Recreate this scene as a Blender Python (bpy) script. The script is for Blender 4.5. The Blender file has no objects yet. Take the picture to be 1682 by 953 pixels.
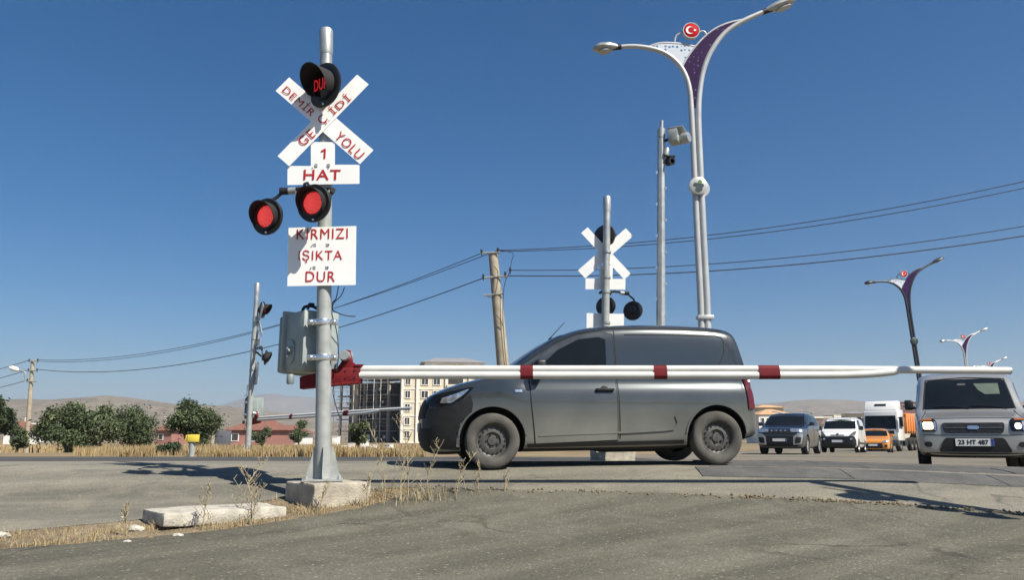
import bpy, bmesh, math, random
import numpy as np
from mathutils import Vector, Matrix, noise
from mathutils.bvhtree import BVHTree

R = math.radians
random.seed(7)
SC = bpy.context.scene
COL = SC.collection

# ------------------------------------------------------------------ camera, sky, sun, exposure
FPX, HOR, CZ = 1300.0, 718.0, 0.42            # focal length and horizon row of the 1682 px photo, eye height over the crossing
PITCH = math.atan((HOR - 476.5) / FPX)
cam = bpy.data.objects.new('camera', bpy.data.cameras.new('camera'))
COL.objects.link(cam)
cam.location = (0, 0, CZ)
cam.rotation_euler = (R(90) + PITCH, 0, 0)
cam.data.sensor_width = 36
cam.data.lens = 36 * FPX / 1682
cam.data.clip_start = 0.05
cam.data.clip_end = 30000
SC.camera = cam

SUN_TO = Vector((-.66, .55, -1.0)).normalized()      # the way the light travels
sun_el = math.asin(-SUN_TO.z)
sun_az = math.atan2(-SUN_TO.x, -SUN_TO.y)
W = bpy.data.worlds.new('World'); SC.world = W; W.use_nodes = True
nt = W.node_tree
bg = nt.nodes['Background']
sky = nt.nodes.new('ShaderNodeTexSky')
sky.sky_type = 'NISHITA'; sky.sun_disc = False
sky.sun_elevation = sun_el; sky.sun_rotation = sun_az
sky.altitude = 600; sky.air_density = 1.0; sky.dust_density = 1.6; sky.ozone_density = 5.0
hs = nt.nodes.new('ShaderNodeHueSaturation'); hs.inputs['Saturation'].default_value = 1.38
nt.links.new(sky.outputs[0], hs.inputs['Color']); nt.links.new(hs.outputs[0], bg.inputs[0])
bg.inputs[1].default_value = 0.056
sl = bpy.data.lights.new('sun', 'SUN'); sl.energy = 4.9; sl.angle = R(.5); sl.color = (1, .93, .82)
so = bpy.data.objects.new('sun', sl); COL.objects.link(so)
so.rotation_euler = SUN_TO.to_track_quat('-Z', 'Y').to_euler()
SC.view_settings.view_transform = 'Standard'
SC.view_settings.look = 'None'
SC.view_settings.gamma = 1
SC.view_settings.exposure = 0.75
SC.cycles.volume_bounces = 0
SC.cycles.max_bounces = 6

# ------------------------------------------------------------------ helpers
def at(px, py, Y):
    """point of the place seen at photo pixel (px, py) at distance Y"""
    x = (px - 841) / FPX; y = (476.5 - py) / FPX
    d = Vector((x, math.cos(PITCH) - y * math.sin(PITCH), math.sin(PITCH) + y * math.cos(PITCH)))
    d *= Y / d.y
    return d + Vector((0, 0, CZ))

KY = np.array([-60, 0, 5.3, 7.3, 8.3, 8.8, 9.3, 9.8, 10.2, 10.65, 11.5, 13, 14, 16, 22, 32, 39, 50, 60, 190, 600, 9000])
KZ = np.array([-1., -.86, -.52, -.40, -.31, -.245, -.15, -.05, .015, .05, .065, .03, -.01, -.05, -.12, -.27, -.34, -.6, -.66, -1.0, -2.0, -8.])
def _tangents(x, y):
    d = np.diff(y) / np.diff(x); m = np.zeros(len(x)); m[0] = d[0]; m[-1] = d[-1]
    for i in range(1, len(x) - 1):
        m[i] = 0 if d[i-1] * d[i] <= 0 else 2 * d[i-1] * d[i] / (d[i-1] + d[i])
    return m
KM = _tangents(KY, KZ)
def gz(x, y):
    y = min(max(y, -59.9), 8999.0)
    i = min(int(np.searchsorted(KY, y, side='right')) - 1, len(KY) - 2)
    h = KY[i+1] - KY[i]; t = (y - KY[i]) / h
    z = ((1+2*t)*(1-t)**2*KZ[i] + t*(1-t)**2*h*KM[i] + t*t*(3-2*t)*KZ[i+1] + t*t*(t-1)*h*KM[i+1])
    lat = -.028 * max(0., min(x, 12) - 4.0) * max(0., min(1., (26 - y) / 8.)) * max(0., min(1., (y - 2) / 6))
    return float(z + lat)

def G(x, y): return Vector((x, y, gz(x, y)))

def link(name, me, parent=None):
    o = bpy.data.objects.new(name, me); COL.objects.link(o)
    if parent is not None: o.parent = parent
    return o
def tag(o, label, cat, group=None):
    o['label'] = label; o['category'] = cat
    if group: o['group'] = group
    return o
def thing(name, label, cat, loc=(0, 0, 0), rz=0, group=None):
    o = link(name, None); o.location = loc; o.rotation_euler = (0, 0, rz)
    return tag(o, label, cat, group)
def copy_tree(o, parent=None):
    c = o.copy(); COL.objects.link(c)
    if parent is not None: c.parent = parent
    for ch in list(o.children): copy_tree(ch, c)
    return c

class MB:
    """collects shapes, then links them as ONE mesh object"""
    def __init__(s): s.v = []; s.f = []; s.m = []
    def add(s, vs, fs, mi=0):
        b = len(s.v); s.v += [tuple(p) for p in vs]
        for f in fs: s.f.append([i + b for i in f]); s.m.append(mi)
    def box(s, c, size, rz=0, mi=0, M=None):
        hx, hy, hz = size[0]/2, size[1]/2, size[2]/2
        ps = [Vector((x, y, z)) for x in (-hx, hx) for y in (-hy, hy) for z in (-hz, hz)]
        if M is None: M = Matrix.Rotation(rz, 3, 'Z')
        ps = [M @ p + Vector(c) for p in ps]
        s.add(ps, [(0,1,3,2), (4,6,7,5), (0,4,5,1), (2,3,7,6), (0,2,6,4), (1,5,7,3)], mi)
    def tube(s, pts, r, n=10, mi=0, caps=True):
        pts = [Vector(p) for p in pts]; k = len(pts)
        rs = list(r) if isinstance(r, (list, tuple)) else [r] * k
        t0 = (pts[1] - pts[0]).normalized()
        u = t0.orthogonal().normalized()
        vs = []
        for i in range(k):
            t = (pts[min(i+1, k-1)] - pts[max(i-1, 0)]).normalized()
            u = (u - t * u.dot(t)).normalized(); w = t.cross(u)
            for j in range(n):
                a = 2 * math.pi * j / n
                vs.append(pts[i] + (u * math.cos(a) + w * math.sin(a)) * rs[i])
        fs = [(i*n+j, i*n+(j+1) % n, (i+1)*n+(j+1) % n, (i+1)*n+j) for i in range(k-1) for j in range(n)]
        if caps: fs += [tuple(range(n))[::-1], tuple(range((k-1)*n, k*n))]
        s.add(vs, fs, mi)
    def lathe(s, prof, c, axis, n=24, mi=0, a0=0, a1=2*math.pi, u=None):
        c = Vector(c); ax = Vector(axis).normalized()
        u = ax.orthogonal().normalized() if u is None else (Vector(u) - ax * Vector(u).dot(ax)).normalized()
        w = ax.cross(u); full = abs(a1 - a0 - 2*math.pi) < 1e-6; k = len(prof)
        m = n if full else n + 1
        vs = []
        for (r, h) in prof:
            for j in range(m):
                a = a0 + (a1 - a0) * j / n
                vs.append(c + ax * h + (u * math.cos(a) + w * math.sin(a)) * max(r, 1e-4))
        fs = []
        for i in range(k-1):
            for j in range(n):
                j2 = (j+1) % m
                fs.append((i*m+j, i*m+j2, (i+1)*m+j2, (i+1)*m+j))
        s.add(vs, fs, mi)
    def prism(s, poly, o, u, v, d, mi=0):
        """2D polygon in the frame (o; u, v), pushed along vector d"""
        o, u, v, d = Vector(o), Vector(u), Vector(v), Vector(d); n = len(poly)
        a = [o + u*p[0] + v*p[1] for p in poly]; b = [p + d for p in a]
        s.add(a + b, [tuple(range(n))[::-1], tuple(range(n, 2*n))] + [(i, (i+1) % n, n+(i+1) % n, n+i) for i in range(n)], mi)
    def build(s, name, mats, parent=None, smooth=None, bevel=0, world=False, seg=2, weld=False):
        me = bpy.data.meshes.new(name)
        vs = s.v
        if world and parent is not None:
            l = parent.location; vs = [(p[0]-l[0], p[1]-l[1], p[2]-l[2]) for p in vs]
        me.from_pydata(vs, [], s.f)
        mats = mats if isinstance(mats, (list, tuple)) else [mats]
        for m in mats: me.materials.append(m)
        me.polygons.foreach_set('material_index', s.m)
        bm = bmesh.new(); bm.from_mesh(me)
        if weld: bmesh.ops.remove_doubles(bm, verts=bm.verts, dist=1e-4)
        bmesh.ops.recalc_face_normals(bm, faces=bm.faces)
        if bevel:
            es = [e for e in bm.edges if len(e.link_faces) == 2 and e.calc_face_angle(0) > .5]
            bmesh.ops.bevel(bm, geom=es, offset=bevel, segments=seg, profile=.5, affect='EDGES', clamp_overlap=True)
        if smooth is not None or bevel: sharpen(bm, smooth or R(40))
        bm.to_mesh(me); bm.free()
        return link(name, me, parent)

def sharpen(bm, ang):
    for f in bm.faces: f.smooth = True
    for e in bm.edges:
        e.smooth = not (len(e.link_faces) != 2 or e.calc_face_angle(0) > ang)

def chaikin(p, it=2, closed=True):
    for _ in range(it):
        q = []; n = len(p)
        for i in range(n if closed else n-1):
            a, b = p[i], p[(i+1) % n]
            q += [(a[0]*.75+b[0]*.25, a[1]*.75+b[1]*.25), (a[0]*.25+b[0]*.75, a[1]*.25+b[1]*.75)]
        p = q
    return p
def rnd(p, r=.05, k=3):
    """outline with its corners rounded by about r"""
    out = []; n = len(p)
    for i in range(n):
        a, b, c = Vector(p[i-1]), Vector(p[i]), Vector(p[(i+1) % n])
        ra = min(r, (a-b).length*.45); rc = min(r, (c-b).length*.45)
        s, e = b + (a-b).normalized()*ra, b + (c-b).normalized()*rc
        for j in range(k+1):
            t = j/k; q = s*(1-t)**2 + b*2*t*(1-t) + e*t*t; out.append((q.x, q.y))
    return out
def spline(pts, k=6):
    """Catmull-Rom through 3D points"""
    P = [Vector(p) for p in pts]; out = []
    for i in range(len(P)-1):
        a, b, c, d = P[max(i-1, 0)], P[i], P[i+1], P[min(i+2, len(P)-1)]
        for j in range(k):
            t = j / k
            out.append(.5*((2*b) + (c-a)*t + (2*a-5*b+4*c-d)*t*t + (3*b-a-3*c+d)*t**3))
    return out + [P[-1]]

def text_faces(body, size, spacing=1.0, offset=0.0):
    cu = bpy.data.curves.new('txt', 'FONT'); cu.body = body; cu.size = size
    cu.align_x = 'CENTER'; cu.align_y = 'CENTER'; cu.space_character = spacing; cu.offset = offset
    cu.resolution_u = 4
    o = bpy.data.objects.new('txt', cu); COL.objects.link(o)
    dg = bpy.context.evaluated_depsgraph_get(); dg.update()
    me = bpy.data.meshes.new_from_object(o.evaluated_get(dg))
    vs = [v.co.copy() for v in me.vertices]; fs = [tuple(p.vertices) for p in me.polygons]
    bpy.data.objects.remove(o); bpy.data.curves.remove(cu); bpy.data.meshes.remove(me)
    # centre on the drawn letters
    xs = [v.x for v in vs]; ys = [v.y for v in vs]
    c = Vector(((min(xs)+max(xs))/2, (min(ys)+max(ys))/2, 0))
    return [v - c for v in vs], fs, max(xs)-min(xs), max(ys)-min(ys)
def put_text(mb, body, o, u, v, size, spacing=1.0, offset=0.0, width=None, height=None, mi=0):
    vs, fs, w, h = text_faces(body, size, spacing, offset)
    sx = 1 if width is None else width / w; sy = 1 if height is None else height / h
    u, v, o = Vector(u), Vector(v), Vector(o)
    mb.add([o + u*p.x*sx + v*p.y*sy for p in vs], fs, mi)

# ------------------------------------------------------------------ materials
def mat(name, col, rough=.6, metal=0., var=.0, vs=8., col2=None, bump=0., bs=60., coat=0., spec=.5, emit=None, es=0., detail=4.):
    m = bpy.data.materials.new(name); m.use_nodes = True
    n = m.node_tree.nodes; l = m.node_tree.links; b = n['Principled BSDF']
    b.inputs['Base Color'].default_value = (*col, 1); b.inputs['Roughness'].default_value = rough
    b.inputs['Metallic'].default_value = metal; b.inputs['Coat Weight'].default_value = coat
    b.inputs['Specular IOR Level'].default_value = spec
    if emit: b.inputs['Emission Color'].default_value = (*emit, 1); b.inputs['Emission Strength'].default_value = es
    tc = n.new('ShaderNodeTexCoord')
    if var or col2:
        t = n.new('ShaderNodeTexNoise'); t.inputs['Scale'].default_value = vs; t.inputs['Detail'].default_value = detail
        l.new(tc.outputs['Object'], t.inputs['Vector'])
        r = n.new('ShaderNodeValToRGB'); r.color_ramp.elements[0].position = .35; r.color_ramp.elements[1].position = .68
        c2 = col2 or tuple(max(0, c*(1-var)) for c in col); c1 = col if col2 else tuple(min(1, c*(1+var*.6)) for c in col)
        r.color_ramp.elements[0].color = (*c2, 1); r.color_ramp.elements[1].color = (*c1, 1)
        l.new(t.outputs['Fac'], r.inputs['Fac']); l.new(r.outputs['Color'], b.inputs['Base Color'])
        mr = n.new('ShaderNodeMapRange'); mr.inputs['To Min'].default_value = max(0, rough-.08); mr.inputs['To Max'].default_value = min(1, rough+.12)
        l.new(t.outputs['Fac'], mr.inputs['Value']); l.new(mr.outputs['Result'], b.inputs['Roughness'])
    if bump:
        t2 = n.new('ShaderNodeTexNoise'); t2.inputs['Scale'].default_value = bs; t2.inputs['Detail'].default_value = 3
        l.new(tc.outputs['Object'], t2.inputs['Vector'])
        bp = n.new('ShaderNodeBump'); bp.inputs['Strength'].default_value = bump; bp.inputs['Distance'].default_value = .02
        l.new(t2.outputs['Fac'], bp.inputs['Height']); l.new(bp.outputs['Normal'], b.inputs['Normal'])
    return m

def surface_mat(name, c_lo, c_hi, patch, grain, speck, crack=0., bump=.5, rough=.9, stretch=(1, 1, 1), rot=0., dust=None, dustamt=.6, tracks=0.):
    """worn road or ground: broad patches, streaks along the traffic, aggregate grain, pale specks, cracks"""
    m = bpy.data.materials.new(name); m.use_nodes = True
    n = m.node_tree.nodes; l = m.node_tree.links; b = n['Principled BSDF']
    b.inputs['Roughness'].default_value = rough; b.inputs['Specular IOR Level'].default_value = .25
    tc = n.new('ShaderNodeTexCoord'); mp = n.new('ShaderNodeMapping'); mp.inputs['Scale'].default_value = stretch
    m0 = n.new('ShaderNodeMapping'); m0.inputs['Rotation'].default_value = (0, 0, rot); l.new(tc.outputs['Object'], m0.inputs['Vector'])
    l.new(m0.outputs[0], mp.inputs['Vector'])
    def nz(sc, det, rg=.5, vec=None, dist=0):
        t = n.new('ShaderNodeTexNoise'); t.inputs['Scale'].default_value = sc; t.inputs['Detail'].default_value = det
        t.inputs['Roughness'].default_value = rg; t.inputs['Distortion'].default_value = dist
        l.new(vec or tc.outputs['Object'], t.inputs['Vector']); return t.outputs['Fac']
    def ramp(f, p0, c0, p1, c1):
        r = n.new('ShaderNodeValToRGB'); e = r.color_ramp.elements
        e[0].position = p0; e[1].position = p1; e[0].color = (*c0, 1); e[1].color = (*c1, 1)
        l.new(f, r.inputs['Fac']); return r.outputs['Color']
    def mixc(fac, a, bb, mode='MIX'):
        x = n.new('ShaderNodeMix'); x.data_type = 'RGBA'; x.blend_type = mode
        if isinstance(fac, float): x.inputs['Factor'].default_value = fac
        else: l.new(fac, x.inputs['Factor'])
        for s, i in ((a, 6), (bb, 7)):
            if isinstance(s, tuple): x.inputs[i].default_value = (*s, 1)
            else: l.new(s, x.inputs[i])
        return x.outputs[2]
    c = ramp(nz(patch, 6, .6, mp.outputs[0], .4), .34, c_lo, .68, c_hi)
    c = mixc(.75, c, ramp(nz(patch*5, 5, .65, mp.outputs[0]), .3, (.72, .72, .72), .7, (1.2, 1.2, 1.2)), 'MULTIPLY')
    if tracks:                                                     # tyre polished bands along the traffic
        w = n.new('ShaderNodeTexWave'); w.wave_type = 'BANDS'; w.bands_direction = 'Y'; w.inputs['Scale'].default_value = tracks
        w.inputs['Distortion'].default_value = 5; w.inputs['Detail'].default_value = 3; w.inputs['Detail Scale'].default_value = .6; l.new(m0.outputs[0], w.inputs['Vector'])
        c = mixc(.5, c, ramp(w.outputs['Fac'], .2, (.80, .80, .81), .8, (1.12, 1.11, 1.09)), 'MULTIPLY')
    if dust:                                                       # drifts of pale dust and darker stains
        dm = ramp(nz(.9, 7, .68, None, .8), .47, (0, 0, 0), .66, (dustamt, dustamt, dustamt)); c = mixc(dm, c, dust)
        st_ = ramp(nz(2.3, 5, .6, None, .5), .62, (0, 0, 0), .74, (.55, .55, .55)); c = mixc(st_, c, tuple(x*.68 for x in c_lo))
    g = nz(grain, 3, .7)
    c = mixc(.9, c, ramp(g, .3, (.62, .61, .6), .72, (1.3, 1.3, 1.3)), 'MULTIPLY')
    if speck:
        v = n.new('ShaderNodeTexVoronoi'); v.inputs['Scale'].default_value = grain*.35; l.new(tc.outputs['Object'], v.inputs['Vector'])
        s = ramp(v.outputs['Distance'], .12, (speck, speck, speck), .2, (0, 0, 0))
        c = mixc(s, c, tuple(min(1, x*2.0) for x in c_hi))
    h = g
    if crack:
        v = n.new('ShaderNodeTexVoronoi'); v.feature = 'DISTANCE_TO_EDGE'; v.inputs['Scale'].default_value = crack
        wv = n.new('ShaderNodeTexNoise'); wv.inputs['Scale'].default_value = 1.3; wv.inputs['Detail'].default_value = 5
        l.new(tc.outputs['Object'], wv.inputs['Vector'])
        vm = n.new('ShaderNodeVectorMath'); vm.operation = 'MULTIPLY_ADD'; vm.inputs[1].default_value = (.9, .9, .9)
        l.new(wv.outputs['Color'], vm.inputs[0]); l.new(tc.outputs['Object'], vm.inputs[2]); l.new(vm.outputs[0], v.inputs['Vector'])
        ck = ramp(v.outputs['Distance'], .004, (.55, .55, .55), .014, (0, 0, 0))
        gate = ramp(nz(.5, 2), .5, (0, 0, 0), .6, (1, 1, 1))
        ck = mixc(1., ck, gate, 'MULTIPLY')
        c = mixc(ck, c, tuple(x*.35 for x in c_lo))
    l.new(c, b.inputs['Base Color'])
    bp = n.new('ShaderNodeBump'); bp.inputs['Strength'].default_value = bump; bp.inputs['Distance'].default_value = .012
    l.new(h, bp.inputs['Height']); l.new(bp.outputs['Normal'], b.inputs['Normal'])
    return m

def paint(name, col, metal=.5, rough=.32, dust=(.28, .26, .22), dz0=.15, dz1=.95, dmax=.75):
    """car paint under a clear coat with road dust thickening towards the sills"""
    m = bpy.data.materials.new(name); m.use_nodes = True
    n = m.node_tree.nodes; l = m.node_tree.links; b = n['Principled BSDF']
    b.inputs['Metallic'].default_value = metal; b.inputs['Roughness'].default_value = rough
    b.inputs['Coat Weight'].default_value = 1.; b.inputs['Coat Roughness'].default_value = .035
    tc = n.new('ShaderNodeTexCoord'); sp = n.new('ShaderNodeSeparateXYZ'); l.new(tc.outputs['Object'], sp.inputs[0])
    mr = n.new('ShaderNodeMapRange'); mr.inputs['From Min'].default_value = dz0; mr.inputs['From Max'].default_value = dz1
    mr.inputs['To Min'].default_value = dmax; mr.inputs['To Max'].default_value = .06; l.new(sp.outputs['Z'], mr.inputs['Value'])
    t = n.new('ShaderNodeTexNoise'); t.inputs['Scale'].default_value = 1.6; t.inputs['Detail'].default_value = 4; t.inputs['Roughness'].default_value = .5
    l.new(tc.outputs['Object'], t.inputs['Vector'])
    r = n.new('ShaderNodeMapRange'); r.inputs['From Min'].default_value = .3; r.inputs['From Max'].default_value = .7
    r.inputs['To Min'].default_value = .7; r.inputs['To Max'].default_value = 1.15; l.new(t.outputs['Fac'], r.inputs['Value'])
    mu = n.new('ShaderNodeMath'); mu.operation = 'MULTIPLY'; mu.use_clamp = True
    l.new(mr.outputs[0], mu.inputs[0]); l.new(r.outputs[0], mu.inputs[1])
    x = n.new('ShaderNodeMix'); x.data_type = 'RGBA'; x.inputs[6].default_value = (*col, 1); x.inputs[7].default_value = (*dust, 1)
    l.new(mu.outputs[0], x.inputs['Factor']); l.new(x.outputs[2], b.inputs['Base Color'])
    m1 = n.new('ShaderNodeMath'); m1.operation = 'MULTIPLY_ADD'; m1.inputs[1].default_value = -metal; m1.inputs[2].default_value = metal
    l.new(mu.outputs[0], m1.inputs[0]); l.new(m1.outputs[0], b.inputs['Metallic'])
    m2 = n.new('ShaderNodeMath'); m2.operation = 'MULTIPLY_ADD'; m2.inputs[1].default_value = -.8; m2.inputs[2].default_value = 1.
    l.new(mu.outputs[0], m2.inputs[0]); l.new(m2.outputs[0], b.inputs['Coat Weight'])
    m3 = n.new('ShaderNodeMath'); m3.operation = 'MULTIPLY_ADD'; m3.inputs[1].default_value = .5; m3.inputs[2].default_value = rough
    l.new(mu.outputs[0], m3.inputs[0]); l.new(m3.outputs[0], b.inputs['Roughness'])
    return m

M = dict(
    asphalt=surface_mat('worn_asphalt', (.094, .091, .070), (.146, .140, .108), .45, 42, .6, crack=.5, bump=1.2, stretch=(.22, 1.6, 1), rot=R(-37), dust=(.185, .176, .138), dustamt=.5, tracks=.45),
    apron=surface_mat('dusty_pavement', (.145, .139, .112), (.23, .22, .18), .4, 60, .3, crack=.4, bump=.5, stretch=(.22, 1.5, 1), rot=R(-8), dust=(.26, .24, .185), dustamt=.55, tracks=.3),
    darkroad=surface_mat('dark_asphalt', (.06, .06, .06), (.09, .088, .082), .3, 40, .1, bump=.4, stretch=(.25, 1.5, 1)),
    dustroad=surface_mat('dusty_road', (.13, .115, .09), (.21, .19, .148), .22, 30, .2, bump=.4, stretch=(.4, 1.4, 1)),
    earth=surface_mat('dry_earth', (.17, .13, .075), (.29, .225, .13), .25, 25, .2, bump=.8),
    soil=surface_mat('verge_soil', (.14, .11, .068), (.26, .21, .135), 1.2, 45, .5, bump=1.),
    rubber=surface_mat('rubber_panel', (.075, .076, .074), (.115, .114, .108), .8, 50, .1, bump=.3),
    hill=surface_mat('dry_hill', (.145, .12, .088), (.215, .18, .13), .004, .08, 0, bump=.1),
    galv=mat('galvanised_steel', (.42, .44, .43), .42, .55, .18, 6, bump=.05),
    galvpaint=mat('grey_painted_pole', (.33, .35, .335), .45, .1, .15, 9, bump=.05),
    cabinet=mat('grey_green_cabinet', (.28, .325, .31), .5, .0, .1, 5),
    cabinet_dark=mat('lid_shade_and_fittings', (.2, .235, .24), .5, .0, .1, 5),  # cabinet colour darkened for the lid's shade, shared by lock and gland
    chrome=mat('bright_steel', (.75, .76, .76), .25, .9, .1, 20),
    black=mat('black_plastic', (.012, .013, .015), .45, 0, .2, 12),
    blackmatt=mat('matt_black', (.010, .010, .011), .75, 0, .2, 8),
    rubberb=mat('tyre_rubber', (.03, .029, .028), .9, 0, 0, 14, col2=(.02, .02, .02), bump=.15),
    dustyrubber=mat('dusty_tyre', (.105, .102, .09), .95, 0, 0, 5, col2=(.055, .053, .047), bump=.2),
    rimgrey=mat('steel_rim', (.085, .085, .08), .5, .3, .25, 18),
    rimlight=mat('alloy_rim', (.45, .46, .47), .35, .7, .15, 18),
    sign=mat('sign_white', (.82, .82, .80), .45, 0, .04, 4),
    signred=mat('sign_red_film', (.42, .02, .025), .6, 0, .1, 25, spec=.15),
    barwhite=mat('barrier_white', (.58, .58, .55), .4, 0, .07, 5),
    barred=mat('barrier_red', (.13, .009, .014), .6, 0, .15, 20, spec=.2),
    gatered=mat('bracket_red', (.16, .012, .016), .6, 0, .3, 15, spec=.2),
    lens=mat('red_signal_lens', (.30, .01, .012), .3, var=.1, vs=30, emit=(.8, .02, .02), es=.22),
    led=mat('red_led', (.8, .1, .1), .4, var=.05, vs=30, emit=(1, .13, .12), es=.55),
    darklens=mat('dark_lens', (.012, .006, .006), .2, 0, .2, 30),
    ledtext=mat('led_letters', (.3, .01, .01), .4, emit=(1, .03, .03), es=.2, var=.05),
    concrete=mat('pale_concrete', (.42, .38, .30), .9, 0, 0, 7, col2=(.27, .245, .20), bump=.5, bs=40),
    slabc=mat('white_kerb_concrete', (.50, .475, .40), .9, 0, 0, 9, col2=(.32, .30, .25), bump=.6, bs=35),
    polec=mat('concrete_pole', (.38, .335, .25), .9, 0, 0, 4, col2=(.28, .24, .18), bump=.2),
    thinwire=mat('thin_cable', (.04, .04, .042), .6, var=.1),
    wire=mat('black_cable', (.02, .02, .024), .6, 0, .1, 5),
    glass=mat('dark_glass', (.008, .010, .011), .08, 0, .15, 2, spec=.3),
    lampwhite=mat('lamp_post_white', (.46, .475, .47), .35, .25, .08, 3),
    purple=None, lattice=None,
    dry=mat('dry_grass_blade', (.36, .265, .125), .9, 0, 0, .5, col2=(.23, .165, .08)),
    dry2=mat('dry_weed_stalk', (.42, .36, .23), .9, 0, 0, 6, col2=(.27, .215, .125)),
    wood=mat('bark', (.12, .09, .065), .95, 0, .3, 12, bump=.5),
    leafa=mat('leaf_mid', (.055, .083, .030), .75, 0, .3, 1.1),
    leafb=mat('leaf_pale', (.105, .13, .056), .75, 0, .3, 1.1),
    leafc=mat('leaf_dark', (.030, .049, .021), .75, 0, .3, 1.1),
    orange=mat('orange_paint', (.68, .22, .03), .4, 0, .15, 3, coat=.4),
    yellow=mat('yellow_box_paint', (.72, .56, .07), .5, 0, .08, 8),
    plate=mat('number_plate', (.72, .72, .70), .4, 0, .05, 20),
    plateblue=mat('plate_blue', (.02, .06, .3), .4, 0, .05, 20),
    chromelamp=mat('lamp_reflector', (.75, .78, .8), .12, .8, .4, 18),
    amber=mat('amber_lens', (.28, .10, .025), .3, 0, .1, 20),
    taillight=mat('tail_light_red', (.10, .006, .010), .2, 0, .1, 20, coat=.6),
    headon=mat('headlamp_lit', (.8, .7, .5), .3, emit=(1, .72, .38), es=1.5, var=.05),
    headglint=mat('headlamp_glint', (.8, .8, .8), .3, emit=(.95, .97, 1), es=.9, var=.05),  # glint on one headlamp painted in as a white glow
)
def pattern_mat(name, ca, cb, scale, thr):
    m = bpy.data.materials.new(name); m.use_nodes = True
    n = m.node_tree.nodes; l = m.node_tree.links; b = n['Principled BSDF']; b.inputs['Roughness'].default_value = .6; b.inputs['Specular IOR Level'].default_value = .1
    tc = n.new('ShaderNodeTexCoord'); v = n.new('ShaderNodeTexVoronoi'); v.inputs['Scale'].default_value = scale; v.inputs['Randomness'].default_value = .3
    mp = n.new('ShaderNodeMapping'); mp.inputs['Scale'].default_value = (1, 0, 1); mp.inputs['Location'].default_value = (0, .5/scale, 0)
    l.new(tc.outputs['Object'], mp.inputs['Vector']); l.new(mp.outputs[0], v.inputs['Vector'])
    r = n.new('ShaderNodeValToRGB'); e = r.color_ramp.elements; r.color_ramp.interpolation = 'LINEAR'
    e[0].position = thr; e[0].color = (*ca, 1); e[1].position = thr + .08; e[1].color = (*cb, 1)
    l.new(v.outputs['Distance'], r.inputs['Fac']); l.new(r.outputs[0], b.inputs['Base Color'])
    return m
M['purple'] = pattern_mat('purple_fretwork', (.11, .09, .22), (.028, .010, .055), 10, .26)
M['lattice'] = pattern_mat('white_fretwork', (.10, .19, .38), (.55, .60, .66), 11, .36)
# ------------------------------------------------------------------ the setting: ground, roads, hills
def grid_mesh(name, xs, ys, zf, m):
    vs = [(x, y, zf(x, y)) for y in ys for x in xs]; nx = len(xs)
    fs = [(j*nx+i, j*nx+i+1, (j+1)*nx+i+1, (j+1)*nx+i) for j in range(len(ys)-1) for i in range(nx-1)]
    me = bpy.data.meshes.new(name); me.from_pydata(vs, [], fs); me.materials.append(m)
    for p in me.polygons: p.use_smooth = True
    return link(name, me)
def axis(lo, hi, step, far_lo, far_hi, g=1.22):
    a = list(np.arange(lo, hi + 1e-6, step)); s = step; v = hi
    while v < far_hi: s *= g; v += s; a.append(v)
    s = step; v = lo
    while v > far_lo: s *= g; v -= s; a.insert(0, v)
    return a
def bumpz(x, y):
    return .02 * noise.noise(Vector((x*.5, y*.5, 3.1))) if 24 < y < 400 else 0
gx = axis(-14, 14, .35, -7000, 7000); gy = axis(2, 26, .25, -40, 8500)
ground = grid_mesh('ground', gx, gy, lambda x, y: gz(x, y) + bumpz(x, y), M['earth']); ground['kind'] = 'structure'

def ragged(poly, step, amp, seed, skip=()):
    out = []; n = len(poly)
    for i in range(n):
        a, b = Vector(poly[i]), Vector(poly[(i+1) % n]); L = (b-a).length
        k = 1 if i in skip else max(1, int(L/step))
        nn = Vector((-(b-a).y, (b-a).x)).normalized()
        for j in range(k):
            p = a + (b-a)*(j/k)
            if j: p += nn * amp * (noise.noise(Vector((p.x*1.3, p.y*1.3, seed))) + .6*noise.noise(Vector((p.x*5, p.y*5, seed+5))))
            out.append((p.x, p.y))
    return out
def sheet(name, poly, off, m, step=.3):
    bm = bmesh.new()
    f = bm.faces.new([bm.verts.new((p[0], p[1], 0)) for p in poly])
    bmesh.ops.triangulate(bm, faces=[f])
    xs = [p[0] for p in poly]; ys = [p[1] for p in poly]
    for lo, hi, nrm in ((min(xs), max(xs), (1, 0, 0)), (min(ys), max(ys), (0, 1, 0))):
        v = math.ceil(lo/step)*step; s = step
        while v < hi:
            bmesh.ops.bisect_plane(bm, geom=bm.verts[:]+bm.edges[:]+bm.faces[:], dist=1e-5,
                                   plane_co=(v*nrm[0], v*nrm[1], 0), plane_no=nrm)
            far = max(0, abs(v) - 26); v += step * (1 + far*.12)
    for v in bm.verts: v.co.z = gz(v.co.x, v.co.y) + off
    bmesh.ops.recalc_face_normals(bm, faces=bm.faces)
    if sum(f.normal.z for f in bm.faces) < 0: bmesh.ops.reverse_faces(bm, faces=bm.faces)
    for f in bm.faces: f.smooth = True
    me = bpy.data.meshes.new(name); bm.to_mesh(me); bm.free(); me.materials.append(m)
    o = link(name, me); o['kind'] = 'structure'; return o

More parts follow.
